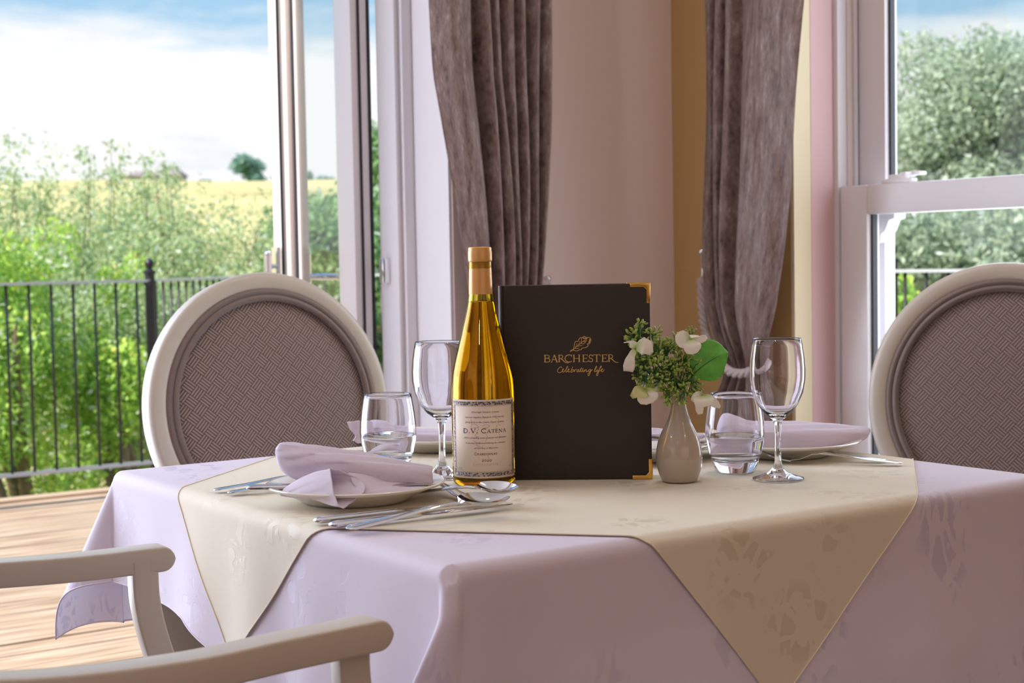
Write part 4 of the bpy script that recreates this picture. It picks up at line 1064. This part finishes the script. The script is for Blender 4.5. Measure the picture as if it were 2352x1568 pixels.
# label: curved paper, print wrapped on it.  label frame: x arc length, y height from label centre
LR, LX0 = .0400, 0.0
yaw = math.atan2(-BX[1], -BX[0]) + math.radians(1.5)
def lab3(x, y, off=.0):
    q = yaw + x / LR; r = LR + off
    return Vector((math.cos(q) * r, math.sin(q) * r, y))
def patch(mb, x0, x1, y0, y1, off, n=40):
    o = len(mb.v)
    for i in range(n + 1):
        x = x0 + (x1 - x0) * i / n; mb.v.append(tuple(lab3(x, y0, off))); mb.v.append(tuple(lab3(x, y1, off)))
    for i in range(n): mb.f.append((o + 2 * i, o + 2 * i + 2, o + 2 * i + 3, o + 2 * i + 1))
HWL = LR * 1.24; ZL0, ZL1 = .0125, .1105
mb = MB(); patch(mb, -HWL, HWL, ZL0, ZL1, .0001); lab = mb.build('label', LABELM, bt, fix=False)
lab.modifiers.new('t', 'SOLIDIFY').thickness = .0001
BORD = None
def bord_mat():
    m, nt, out = mat('engraved_border')
    p = N(nt, 'ShaderNodeBsdfPrincipled'); p.inputs['Roughness'].default_value = .6; L(nt, p.outputs[0], out.inputs[0])
    tc_ = N(nt, 'ShaderNodeTexCoord')
    v = N(nt, 'ShaderNodeTexVoronoi'); v.inputs['Scale'].default_value = 420; L(nt, tc_.outputs['Object'], v.inputs[0])
    c = ramp(nt, v.outputs['Distance'], [(.2, (.07, .055, .07)), (.45, (.16, .13, .14)), (.7, (.50, .42, .38))]); L(nt, c, p.inputs['Base Color']); return m
BORD = bord_mat()
mb = MB(); bi, bw_ = .0022, .0048
patch(mb, -HWL + bi, HWL - bi, ZL1 - bi - bw_, ZL1 - bi, .00028); patch(mb, -HWL + bi, HWL - bi, ZL0 + bi, ZL0 + bi + bw_, .00028)
patch(mb, -HWL + bi, -HWL + bi + bw_, ZL0 + bi, ZL1 - bi, .00028, 4); patch(mb, HWL - bi - bw_, HWL - bi, ZL0 + bi, ZL1 - bi, .00028, 4)
mb.build('label_border', BORD, lab, fix=False)
mb = MB(); ii = bi + bw_ + .0009
for (x0, x1, y0, y1) in ((-HWL + ii, HWL - ii, ZL1 - ii - .0002, ZL1 - ii), (-HWL + ii, HWL - ii, ZL0 + ii, ZL0 + ii + .0002), (-HWL + ii, -HWL + ii + .0002, ZL0 + ii, ZL1 - ii), (HWL - ii - .0002, HWL - ii, ZL0 + ii, ZL1 - ii)):
    patch(mb, x0, x1, y0, y1, .00028)
mb.build('label_rule', GREYINK, lab, fix=False)

# serif capitals as strokes: unit cap height; each glyph: (advance, [(points, width), ...])
def arc(cx, cy, rx, ry, a0, a1, n=14): return [(cx + rx * math.cos(math.radians(a0 + (a1 - a0) * i / n)), cy + ry * math.sin(math.radians(a0 + (a1 - a0) * i / n))) for i in range(n + 1)]
TK, TN, SE = .15, .07, .055
def stem(x, serif=(1, 1), w=.13):
    s = [([(x, 0), (x, 1)], TK)]
    if serif[0]: s.append(([(x - w, .027), (x + w, .027)], SE))
    if serif[1]: s.append(([(x - w, .973), (x + w, .973)], SE))
    return s
GL = {
 'B': (.80, stem(.18) + [(([(.18, .965)] + arc(.40, .76, .24, .205, 90, -90) + [(.2, .555)]), .085), (([(.2, .54)] + arc(.44, .285, .27, .255, 90, -90) + [(.18, .03)]), .10)]),
 'A': (.98, [([(.14, 0), (.48, 1.0)], TN), ([(.48, 1.02), (.82, 0)], TK), ([(.26, .34), (.68, .34)], TN), ([(.0, .027), (.28, .027)], SE), ([(.66, .027), (1.0, .027)], SE)]),
 'R': (.86, stem(.18) + [(([(.18, .965)] + arc(.42, .73, .25, .235, 90, -90) + [(.2, .495)]), .09), ([(.42, .50), (.60, .28), (.80, .08), (.98, -.03)], TK * .85)]),
 'C': (.86, [(arc(.52, .5, .44, .48, 52, 310, 24), .11), ([(.81, .68), (.80, 1.0)], SE)]),
 'H': (1.02, stem(.18) + stem(.80) + [([(.18, .5), (.80, .5)], TN)]),
 'E': (.80, stem(.18) + [([(.18, .965), (.68, .965)], TN), ([(.18, .51), (.56, .51)], TN), ([(.18, .035), (.72, .035)], TN), ([(.68, 1.0), (.69, .78)], SE), ([(.56, .62), (.56, .40)], SE), ([(.73, .0), (.77, .24)], SE)]),
 'S': (.64, [(arc(.30, .73, .20, .23, 30, 270, 14) + arc(.30, .26, .23, .24, 90, -145, 14)[1:], .10), ([(.50, .72), (.49, .98)], SE), ([(.07, .30), (.06, .03)], SE)]),
 'T': (.86, stem(.43, (1, 0), .15) + [([(.02, .965), (.84, .965)], TN), ([(.03, 1.0), (.0, .76)], SE), ([(.83, 1.0), (.86, .76)], SE)]),
 'D': (.98, stem(.18) + [(([(.18, .965)] + arc(.42, .5, .44, .465, 90, -90, 20) + [(.18, .035)]), .10)]),
 'V': (.96, [([(.12, .98), (.48, 0)], TK), ([(.48, .02), (.82, .98)], TN), ([(.0, .973), (.27, .973)], SE), ([(.69, .973), (.97, .973)], SE)]),
 'N': (1.04, [([(.18, 0), (.18, 1)], TN), ([(.16, 1.0), (.82, .0)], TK), ([(.82, 0), (.82, 1)], TN), ([(.05, .027), (.31, .027)], SE), ([(.02, .973), (.22, .973)], SE), ([(.69, .973), (.95, .973)], SE)]),
 'O': (.98, [(arc(.48, .5, .42, .48, 0, 360, 30), .11)]), 'Y': (.92, [([(.12, .98), (.45, .48)], TK), ([(.80, .98), (.45, .48)], TN), ([(.45, .5), (.45, 0)], TK), ([(.30, .027), (.60, .027)], SE), ([(0, .973), (.26, .973)], SE), ([(.67, .973), (.93, .973)], SE)]),
 'Z': (.80, [([(.06, .965), (.72, .965)], TN), ([(.70, .96), (.08, .04)], TK), ([(.06, .035), (.74, .035)], TN), ([(.07, 1.0), (.06, .76)], SE), ([(.74, 0), (.77, .24)], SE)]),
 'P': (.74, stem(.18) + [(([(.18, .965)] + arc(.40, .71, .25, .255, 90, -90) + [(.2, .455)]), .09)]),
 '.': (.34, [([(.08, .06), (.20, .06)], .13)]), ' ': (.35, []),
 '0': (.80, [(arc(.38, .36, .30, .34, 0, 360, 24), .10)]),
 '2': (.72, [(arc(.32, .50, .23, .20, 160, -30, 10) + [(.36, .24), (.08, .04)], .10), ([(.06, .045), (.62, .045)], .10)]),
}
def word(mb, s, x0, y0, h, width, to3, small=None, gap=.04, wt=1.0):
    """writes s with cap height h scaled to total width, starting at x0; small: index set drawn as small capitals"""
    adv = []; 
    for i, ch in enumerate(s): adv.append((GL[ch][0] + gap) * (.74 if small and i in small else 1))
    k = width / (sum(adv) * h); x = x0
    for i, ch in enumerate(s):
        sc_ = (.76 if small and i in small else 1)
        for pts, w in GL[ch][1]: ribbon(mb, [(x + px_ * h * k * sc_, y0 + py_ * h * sc_) for px_, py_ in pts], w * h * sc_ * wt, to3)
        x += adv[i] * h * k
L3 = lambda x, y: lab3(x, y, .0004)
zc_ = lambda cy: ZL1 - (cy - 130) * (ZL1 - ZL0) / 1190      # label row from its zoomed crop
mb = MB(); word(mb, 'D.V. CATENA', -.0280, zc_(632), .0056, .0585, L3, small={6, 7, 8, 9, 10}, wt=1.25); mb.build('lettering', INK, lab, fix=False)
mb = MB(); word(mb, 'CHARDONNAY', -.0128, zc_(968), .0033, .0295, L3, small=set(range(1, 10)), wt=1.35); word(mb, '2020', -.0036, zc_(1066), .0034, .0128, L3, wt=1.3); mb.build('lettering', REDINK, lab, fix=False)
mb = MB(); word(mb, 'CATENA ZAPATA', -.0145, zc_(1128), .0026, .0320, L3); mb.build('lettering', FAINT, lab, fix=False)
def small_text(s, x0, y0, size, width, shear, m, to3, parent, bold=.0):
    cu = bpy.data.curves.new('txt', 'FONT'); cu.body = s; cu.size = 1; cu.shear = shear; cu.resolution_u = 2; cu.offset = bold
    ob = bpy.data.objects.new('txt', cu); C.objects.link(ob); dg = bpy.context.evaluated_depsgraph_get(); me = bpy.data.meshes.new_from_object(ob.evaluated_get(dg)); 
    xs_ = [v.co.x for v in me.vertices]; x1 = max(xs_); xm = min(xs_)
    k = width / (x1 - xm)
    mb = MB(); mb.v = [tuple(to3(x0 + (v.co.x - xm) * k, y0 + v.co.y * size)) for v in me.vertices]; mb.f = [tuple(p.vertices) for p in me.polygons]
    bpy.data.objects.remove(ob); o = mb.build('lettering', m, parent, fix=False, smooth=False); return o
for s, cx0, cx1, cy in (('Domingo Vicente Catena', 455, 780, 325), ('married Angelica Zapata in 1934 thereby', 370, 855, 402), ('giving birth to the Catena Zapata tradition', 372, 852, 478),
                        ('With a compelling sense of passion and dedication', 355, 878, 715), ('he devoted his life to pioneering the cultivation', 372, 862, 795), ('of the vine in Mendoza', 482, 760, 872)):
    k = 2.2 * HWL / 1020 * .96; xa = (cx0 - 600) * (2 * HWL / 860) * .93; xb = (cx1 - 600) * (2 * HWL / 860) * .93
    small_text(s, xa, zc_(cy), .0028, xb - xa, .35, GREYINK, L3, lab, .015)
small_text('MENDOZA', -.0385, zc_(1175), .0016, .0075, 0, GREYINK, L3, lab); small_text('ARGENTINA', -.0385, zc_(1200), .0016, .0095, 0, GREYINK, L3, lab); small_text('75cl', .0345, zc_(1170), .0028, .004, 0, GREYINK, L3, lab)
mb = MB()   # faint pencil portrait sketch behind the words
for pts in (((460, 500), (500, 495), (540, 545), (500, 550), (455, 560)), ((585, 520), (625, 505), (665, 530), (625, 550), (590, 548)), ((735, 395), (775, 440), (770, 505), (800, 530)), ((540, 560), (510, 640), (495, 680), (540, 690)),
            ((475, 750), (520, 780), (600, 785), (660, 775)), ((500, 800), (550, 840), (575, 860), (580, 820)), ((450, 420), (455, 480), (450, 560)), ((620, 650), (635, 700), (610, 760)), ((770, 640), (790, 700), (760, 760)), ((660, 930), (640, 980), (650, 1020)), ((760, 520), (740, 560), (750, 600))):
    ribbon(mb, [((p[0] - 600) * (2 * HWL / 860) * .95, zc_(p[1])) for p in [tuple(q) for q in smooth2([Vector((a_, b_, 0)) for a_, b_ in pts], 4)]], .00045, lambda x, y: lab3(x, y, .0003))
mb.build('portrait_sketch', FAINT, lab, fix=False)

# ------------------------------------------------------------------ menu
m0 = Vector((-.0105, 1.955, .7505)); m1 = Vector((.1765, 1.9405, .7505)); mx = (m1 - m0).normalized(); my = Vector((0, 0, 1)); mn = mx.cross(my)   # towards the camera
MW, MH = (m1 - m0).length, .2505
menu = thing('menu', tuple(m0 + mx * .09), 'dark brown leatherette menu cover with gold print and brass corners', 'menu', world=True)
def slab(p, u, w, h, th, nrm, r=.0015): 
    return MB().box(p + u * w / 2 + my * h / 2 - nrm * th / 2, w, th, h, u, nrm)
o = slab(m0, mx, MW, MH, .0030, mn).build('front_cover', COVER, menu, smooth=False); bevel(o, .0012, 3)
bx = (mx * math.cos(.16) - mn * math.sin(.16)); bn = bx.cross(my)
o = slab(m0 - mn * .010, bx, MW - .002, MH, .0030, bn).build('back_cover', COVER, menu, smooth=False); bevel(o, .0012, 3)
MB().loft([[m0 + Vector((0, 0, z)) + (mx * (-.0005 - .0062 * math.sin(q)) - mn * (.0065 - .0065 * math.cos(q))) for q in np.linspace(0, PI, 12)] + [m0 + Vector((0, 0, z)) - mn * .010 + mx * .002, m0 + Vector((0, 0, z)) - mn * .003 + mx * .002] for z in (.0002, MH - .0002)]).build('spine', COVER, menu, auto=50)
for k in range(3):
    ax_ = (mx * math.cos(.04 + .04 * k) - mn * math.sin(.04 + .04 * k)); MB().box(m0 - mn * .006 + ax_ * (MW / 2) + my * (MH / 2), MW - .012, .0004, MH - .012, ax_, ax_.cross(my)).build('page', PAPER, menu, smooth=False)
def corner(p, u, v, nrm, th=.0034):
    """brass L wrap: p outer corner, u/v inward along the edges"""
    s, t_ = .026, .0050
    pts = [p, p + u * s, p + u * s + v * t_, p + u * t_ * 1.8 + v * t_, p + u * t_ + v * t_ * 1.8, p + u * t_ + v * s, p + v * s]
    return MB().loft([[q + nrm * .0009 for q in pts], [q - nrm * th for q in pts]])
ctop = m0 + mx * (MW + .0008) + my * (MH + .0008); cbot = m0 + mx * (MW + .0008) + my * -.0001
for p_, v_ in ((ctop, -my), (cbot, my)):
    o = corner(p_, -mx, v_, mn).build('brass_corner', GOLD, menu, smooth=False); bevel(o, .0006, 2)
o = corner(m0 - mn * .010 + bx * (MW - .0012) + my * (MH + .0008), -bx, -my, bn).build('brass_corner', GOLD, menu, smooth=False); bevel(o, .0006, 2)
def men3(x, y):     # print position: pixel in the photo -> metres on the cover
    k = 1.948 / CF
    return m0 + mx * ((x - 1157.5) * k) + my * ((1104.0 - .0 - y + (x - 1157) * -.006) * k) + mn * .0004
c5 = lambda X, Y_: men3(1230 + X * .0893, 750 + Y_ * .0893)
mb = MB()
xs5 = {'B': 205, 'A': 385, 'R': 578, 'C': 745, 'H': 955, 'E': 1200, 'S': 1365, 'T': 1485, 'E2': 1695, 'R2': 1860}
ws5 = {'B': 190, 'A': 205, 'R': 165, 'C': 205, 'H': 222, 'E': 165, 'S': 135, 'T': 190, 'E2': 165, 'R2': 165}
for key in xs5:
    ch = key[0]; adv, st = GL[ch]; kx = ws5[key] / adv; ky = 192
    for pts, w in st:
        if ch == 'R' and pts[0] == (.42, .50):
            X0 = xs5[key]; pts5 = [(X0 + 75, 812), (X0 + 120, 850), (X0 + 175, 900), (X0 + 225, 925), (X0 + 278, 922)]
            ribbon(mb, [tuple(q)[:2] for q in smooth2([Vector((a_, b_, 0)) for a_, b_ in pts5], 5)], [26 - 10 * i / 20 for i in range(21)], c5); continue
        ribbon(mb, [(xs5[key] + a_ * kx, 911 - b_ * ky) for a_, b_ in pts], w * 190, c5)
mb.build('lettering', GOLDPRINT, menu, fix=False, smooth=False)
cur = [[(680, 1060), (665, 1035), (635, 1035), (590, 1075), (565, 1130), (580, 1170), (620, 1180), (665, 1160), (700, 1125), (725, 1092), (705, 1085), (688, 1120), (695, 1155), (720, 1165), (750, 1140), (800, 1080), (828, 1030), (815, 1022), (795, 1070), (778, 1130), (785, 1163), (810, 1155), (850, 1120), (868, 1090), (848, 1088), (832, 1120), (840, 1155), (865, 1165), (890, 1150)],
       [(958, 1030), (925, 1110), (908, 1160), (930, 1168), (965, 1150), (978, 1115), (960, 1102), (925, 1125)], [(1008, 1100), (992, 1168), (1015, 1120), (1040, 1098), (1056, 1106)],
       [(1112, 1108), (1082, 1104), (1062, 1140), (1075, 1165), (1100, 1145), (1120, 1105), (1114, 1150), (1135, 1160), (1165, 1100), (1192, 1048)], [(1170, 1100), (1160, 1150), (1185, 1158), (1225, 1105), (1213, 1150), (1230, 1160), (1250, 1140), (1268, 1105)], [(1145, 1092), (1228, 1080)], [(1234, 1066), (1240, 1072)],
       [(1268, 1105), (1250, 1165), (1285, 1115), (1310, 1105), (1306, 1150), (1325, 1160), (1345, 1145), (1375, 1115)], [(1425, 1105), (1392, 1100), (1366, 1135), (1378, 1160), (1405, 1145), (1432, 1103), (1400, 1200), (1370, 1258), (1348, 1250), (1350, 1222), (1390, 1180), (1465, 1105)],
       [(1500, 1152), (1535, 1105), (1575, 1030), (1562, 1022), (1530, 1090), (1515, 1150), (1540, 1162), (1570, 1135), (1592, 1105), (1580, 1150), (1600, 1158), (1650, 1090), (1698, 1028), (1682, 1018), (1655, 1070), (1610, 1200), (1590, 1262), (1568, 1250), (1575, 1218), (1625, 1150), (1680, 1135), (1712, 1118), (1728, 1090), (1705, 1090), (1688, 1125), (1700, 1160), (1730, 1160), (1775, 1108)], [(1596, 1066), (1602, 1072)]]
mb = MB()
for c_ in cur: ribbon(mb, [tuple(q)[:2] for q in smooth2([Vector((a_, b_, 0)) for a_, b_ in c_], 5)], 15, c5)
mb.build('script_lettering', GOLDPRINT, menu, fix=False, smooth=False)
mb = MB()
lf = [(900, 635), (920, 608), (962, 590), (990, 560), (1005, 495), (1020, 420), (1048, 372), (1100, 378), (1128, 325), (1168, 282), (1212, 285), (1265, 247), (1305, 272), (1370, 275), (1424, 300), (1437, 348), (1418, 398), (1400, 438), (1345, 440), (1364, 490), (1318, 528), (1250, 545), (1205, 550), (1185, 590), (1130, 595), (1080, 620), (1010, 615), (968, 600), (905, 638)]
ribbon(mb, [tuple(q)[:2] for q in smooth2([Vector((a_, b_, 0)) for a_, b_ in lf], 4)], 16, c5)
for c_, w_ in (([(975, 595), (1080, 500), (1180, 420), (1290, 335), (1350, 300)], 13), ([(1080, 500), (1130, 440), (1160, 370)], 12), ([(1030, 545), (1060, 480), (1080, 430)], 11), ([(1180, 420), (1200, 350), (1190, 300)], 12), ([(1180, 425), (1240, 440), (1300, 400)], 14), ([(1085, 505), (1150, 490), (1215, 485)], 16), ([(1020, 560), (1080, 560), (1130, 555)], 13), ([(1240, 375), (1290, 380), (1330, 350)], 20), ([(1230, 290), (1290, 300), (1340, 300)], 26), ([(1410, 320), (1400, 370), (1380, 420)], 28)):
    ribbon(mb, [tuple(q)[:2] for q in smooth2([Vector((a_, b_, 0)) for a_, b_ in c_], 4)], w_, c5)
mb.build('leaf_emblem', GOLDPRINT, menu, fix=False, smooth=False)

# ------------------------------------------------------------------ vase and flowers
VX, VY = .2085, 1.915
KV = 1.915 / CF
vp = [(.0001, .0005), (.0200, .0005), (.0225, .0022)] + [(w * KV / 2, (1110 - y) * KV) for y, w in ((1095, 92), (1075, 104), (1055, 107.5), (1035, 105), (1015, 96), (995, 80), (975, 60), (955, 45), (940, 37), (925, 33), (915, 33.5), (905, 38), (897, 46), (893, 49))]
vi = [(r - .0022, z) for r, z in reversed(vp[3:])] + [(.0001, .012)]
va = MB().lathe(vp + vi, 72).build('bud_vase', VASEM, None); va.location = (VX, VY, .7505); tag(va, 'small grey-beige glazed bud vase beside the menu', 'vase')
PET_M = None
def petal_mat(name, c_in, c_out):
    m, nt, out = mat(name)
    uv = N(nt, 'ShaderNodeUVMap'); s = N(nt, 'ShaderNodeSeparateXYZ'); L(nt, uv.outputs[0], s.inputs[0])
    c = ramp(nt, s.outputs[0], [(.0, c_in), (.45, c_out), (1, c_out)])
    p = N(nt, 'ShaderNodeBsdfPrincipled'); p.inputs['Roughness'].default_value = .5; L(nt, c, p.inputs['Base Color'])
    t = N(nt, 'ShaderNodeBsdfTranslucent'); L(nt, c, t.inputs[0]); mx_ = N(nt, 'ShaderNodeMixShader'); mx_.inputs[0].default_value = .3
    L(nt, p.outputs[0], mx_.inputs[1]); L(nt, t.outputs[0], mx_.inputs[2]); L(nt, mx_.outputs[0], out.inputs[0]); return m
PETW = petal_mat('white_petal', (.50, .66, .22), (.97, .93, .86)); PETY = petal_mat('green_yellow_petal', (.36, .46, .06), (.78, .78, .38))
STEMG = principled('dark_green_stem', (.05, .16, .03), .45)
BUDG = principled('green_buds', (.30, .40, .08), .4, noise=.6, nscale=260)
LEAFG = principled('silk_leaf', (.13, .46, .06), .5, noise=.2, nscale=90, bump=.3, bscale=300, trans=0)
fl = thing('flower_sprig', (VX, VY, .85), 'artificial sprig of white flowers and green seed heads in the vase', 'flowers', world=True)
def vp3(x, y, Y=VY): return px(x, y, Y)
mouth = Vector((VX, VY, .868))
sp = MB(); bd = MB()
def bud(p, d, s):
    d = d.normalized(); rot = d.to_track_quat('Z', 'Y').to_matrix(); bd.sphere(p, s, 6, 5, (.62, .62, 1.25), rot)
def umbel(c, nb, rad, up):
    base = mouth + (c - mouth) * .18
    sp.tube(smooth2([mouth + Vector((random.uniform(-.006, .006), random.uniform(-.006, .006), -.05)), base, c - up * rad * .5, c], 5), .0011, 5)
    for i in range(nb):
        d = (Vector((random.gauss(0, 1), random.gauss(0, .9), random.gauss(0, 1))).normalized() + up * .45).normalized()
        e = c + d * rad * random.uniform(.45, 1.05)
        sp.tube([c - up * rad * random.uniform(0, .5), c.lerp(e, .5) + Vector((0, 0, .002)), e], .0006, 4, caps=False)
        bud(e + d * .002, d + Vector((0, 0, .2)), random.uniform(.0024, .0035))
        for j in range(random.randint(0, 2)):
            e2 = e + Vector((random.gauss(0, 1), random.gauss(0, 1), random.gauss(0, 1))).normalized() * .0075
            sp.tube([e - d * .004, e2], .0005, 4, caps=False); bud(e2, (e2 - e) + d * .003, random.uniform(.0021, .0030))
for x, y, dY, nb, rad in ((1470, 762, .0, 17, .013), (1455, 778, .01, 8, .010), (1500, 772, -.01, 8, .010), (1500, 815, -.01, 22, .018), (1478, 832, -.015, 18, .015), (1530, 808, .0, 20, .017), (1470, 852, -.01, 16, .014), (1505, 852, -.02, 22, .018), (1540, 850, -.01, 22, .018), (1568, 832, .0, 14, .014), (1560, 790, .01, 10, .013), (1585, 778, .01, 8, .012), (1600, 805, .015, 7, .010), (1590, 850, .0, 10, .014),
                          (1520, 880, -.02, 18, .014), (1550, 878, -.02, 16, .014), (1590, 882, -.01, 10, .012), (1535, 905, -.025, 8, .010), (1572, 905, -.022, 9, .011), (1480, 872, -.015, 8, .010), (1600, 890, .0, 6, .009)):
    umbel(vp3(x, y, VY + dY), nb, rad, Vector((0, 0, 1)) if y < 870 else Vector((0, 0, -1)))
sp.build('stems', STEMG, fl)['kind'] = 'stuff'
bd.build('seed_heads', BUDG, fl)['kind'] = 'stuff'
def petal(pts_axis, wid, m, parent, cup=.15, name='petal'):
    """petal along an axis polyline; wid half-widths; cup bends the sides"""
    P = smooth2(pts_axis, 5); n = len(P); mb = MB(); uvs = []
    view = Vector((0, -1, .15))
    for i, p in enumerate(P):
        t_ = (P[min(i + 1, n - 1)] - P[max(i - 1, 0)]).normalized(); s = t_.cross(view).normalized(); nn = s.cross(t_)
        f = i / (n - 1); w = float(np.interp(f, np.linspace(0, 1, len(wid)), wid))
        for k in range(-4, 5):
            y = k / 4; mb.v.append(tuple(p + s * w * y + nn * cup * w * (y * y))); uvs.append((f, y))
    for i in range(n - 1):
        for k in range(8): a_ = i * 9 + k; mb.f.append((a_, a_ + 9, a_ + 10, a_ + 1))
    o = mb.build(name, m, parent, uvs=uvs, fix=False); md = o.modifiers.new('t', 'SOLIDIFY'); md.thickness = .0005; return o
def flower(center, tips, m, wid=(.0015, .006, .0095, .0095, .0070, .0015)):
    fo = MB().sphere(center, .0022, 10, 8).build('flower', BUDG, fl)
    for tp in tips:
        mid = tp[1] if len(tp) > 1 and isinstance(tp[1], Vector) else None
        a_ = [center, center.lerp(tp[0], .5) + Vector((0, -.003, .002)) if mid is None else mid, tp[0]]
        o = petal(a_, tp[2] if len(tp) > 2 else wid, m, fo)
    return fo
q = lambda X, Y_, d=-.02: px(1420 + X * .15309, 720 + Y_ * .15309, VY + d)
WD = (.0012, .0065, .0105, .0112, .0095, .0030); NW = (.0010, .0030, .0042, .0048, .0045, .0025)
flower(q(1090, 385, -.03), [(q(890, 470, -.035), q(985, 400, -.033), (.002, .009, .012, .012, .010, .004)), (q(1150, 600, -.04), q(1110, 490, -.04), WD), (q(1325, 350, -.02), q(1210, 395, -.028), NW + ()), (q(1070, 325, -.01), q(1080, 350, -.02), WD)], PETW)
flower(q(255, 520, -.025), [(q(150, 865, -.025), q(185, 670, -.030), (.002, .004, .0045, .0065, .0075, .0060)), (q(80, 435, -.02), q(190, 430, -.02), (.003, .006, .004, .0015, .0008, .0005)), (q(500, 600, -.03), q(400, 500, -.035), (.002, .007, .011, .010, .006, .003))], PETW)
flower(q(395, 1120, -.035), [(q(200, 1250, -.03), q(290, 1180, -.04), NW), (q(330, 1265, -.045), q(340, 1190, -.045), WD), (q(590, 1240, -.03), q(490, 1170, -.035), NW)], PETY)
flower(q(420, 1120, -.030), [(q(470, 1350, -.04), q(440, 1240, -.042), (.002, .009, .013, .0135, .011, .004))], PETW)
flower(q(480, 1040, -.005), [(q(350, 1110, -.005), q(400, 1060, -.005), WD), (q(560, 1150, -.005), q(530, 1090, -.005), (.002, .008, .010, .010, .008, .003)), (q(270, 1030, -.0), q(330, 1010, -.005), NW)], PETW)
flower(q(690, 960, .0), [(q(650, 1060, -.0), q(660, 1010, -.005), NW), (q(750, 1020, .0), q(730, 980, .0), WD), (q(700, 890, .0), q(700, 930, .0), NW)], PETW)
flower(q(1265, 1225, -.02), [(q(1110, 1310, -.02), q(1190, 1235, -.025), (.002, .005, .0055, .0055, .0045, .002)), (q(1230, 1505, -.025), q(1215, 1350, -.03), (.002, .0045, .0050, .0052, .0050, .0030)), (q(1310, 1395, -.035), q(1290, 1310, -.036), (.003, .009, .013, .013, .011, .006)), (q(1528, 1405, -.01), q(1400, 1310, -.02), (.0015, .005, .0065, .0060, .0045, .0015))], PETW)
sp2 = MB().tube([q(1225, 1130, -.01), q(1265, 1225, -.02)], .0007, 5); sp2.build('stem', STEMG, fl)
# big serrated leaf
mb = MB(); ax = smooth2([q(1060, 1000, .0), q(1180, 860, .0), q(1330, 740, .0), q(1500, 640, .0), q(1650, 590, .0)], 8); n = len(ax)
hw = np.interp(np.linspace(0, 1, n), [0, .12, .3, .5, .7, .88, 1], [.002, .010, .0215, .0265, .0235, .013, .001])
for i, p in enumerate(ax):
    t_ = (ax[min(i + 1, n - 1)] - ax[max(i - 1, 0)]).normalized(); s = t_.cross(Vector((0, -1, .1))).normalized(); nn = s.cross(t_)
    for k in range(-6, 7):
        y = k / 6; ser = (1 + .035 * (1 if i % 2 else -1)) if abs(k) == 6 else 1
        up_ = 1.15 if y < 0 else .95
        mb.v.append(tuple(p + s * hw[i] * y * ser * up_ + nn * (-.004 * abs(y) + .003 * math.sin(i * .5) * y)))
for i in range(n - 1):
    for k in range(12): a_ = i * 13 + k; mb.f.append((a_, a_ + 13, a_ + 14, a_ + 1))
lo = mb.build('leaf', LEAFG, fl, fix=False); lo.modifiers.new('t', 'SOLIDIFY').thickness = .0006
MB().tube([v + Vector((0, -.0008, 0)) for v in ax[:26]], [.0012 - .00004 * i for i in range(26)], 5).build('midrib', STEMG, lo)
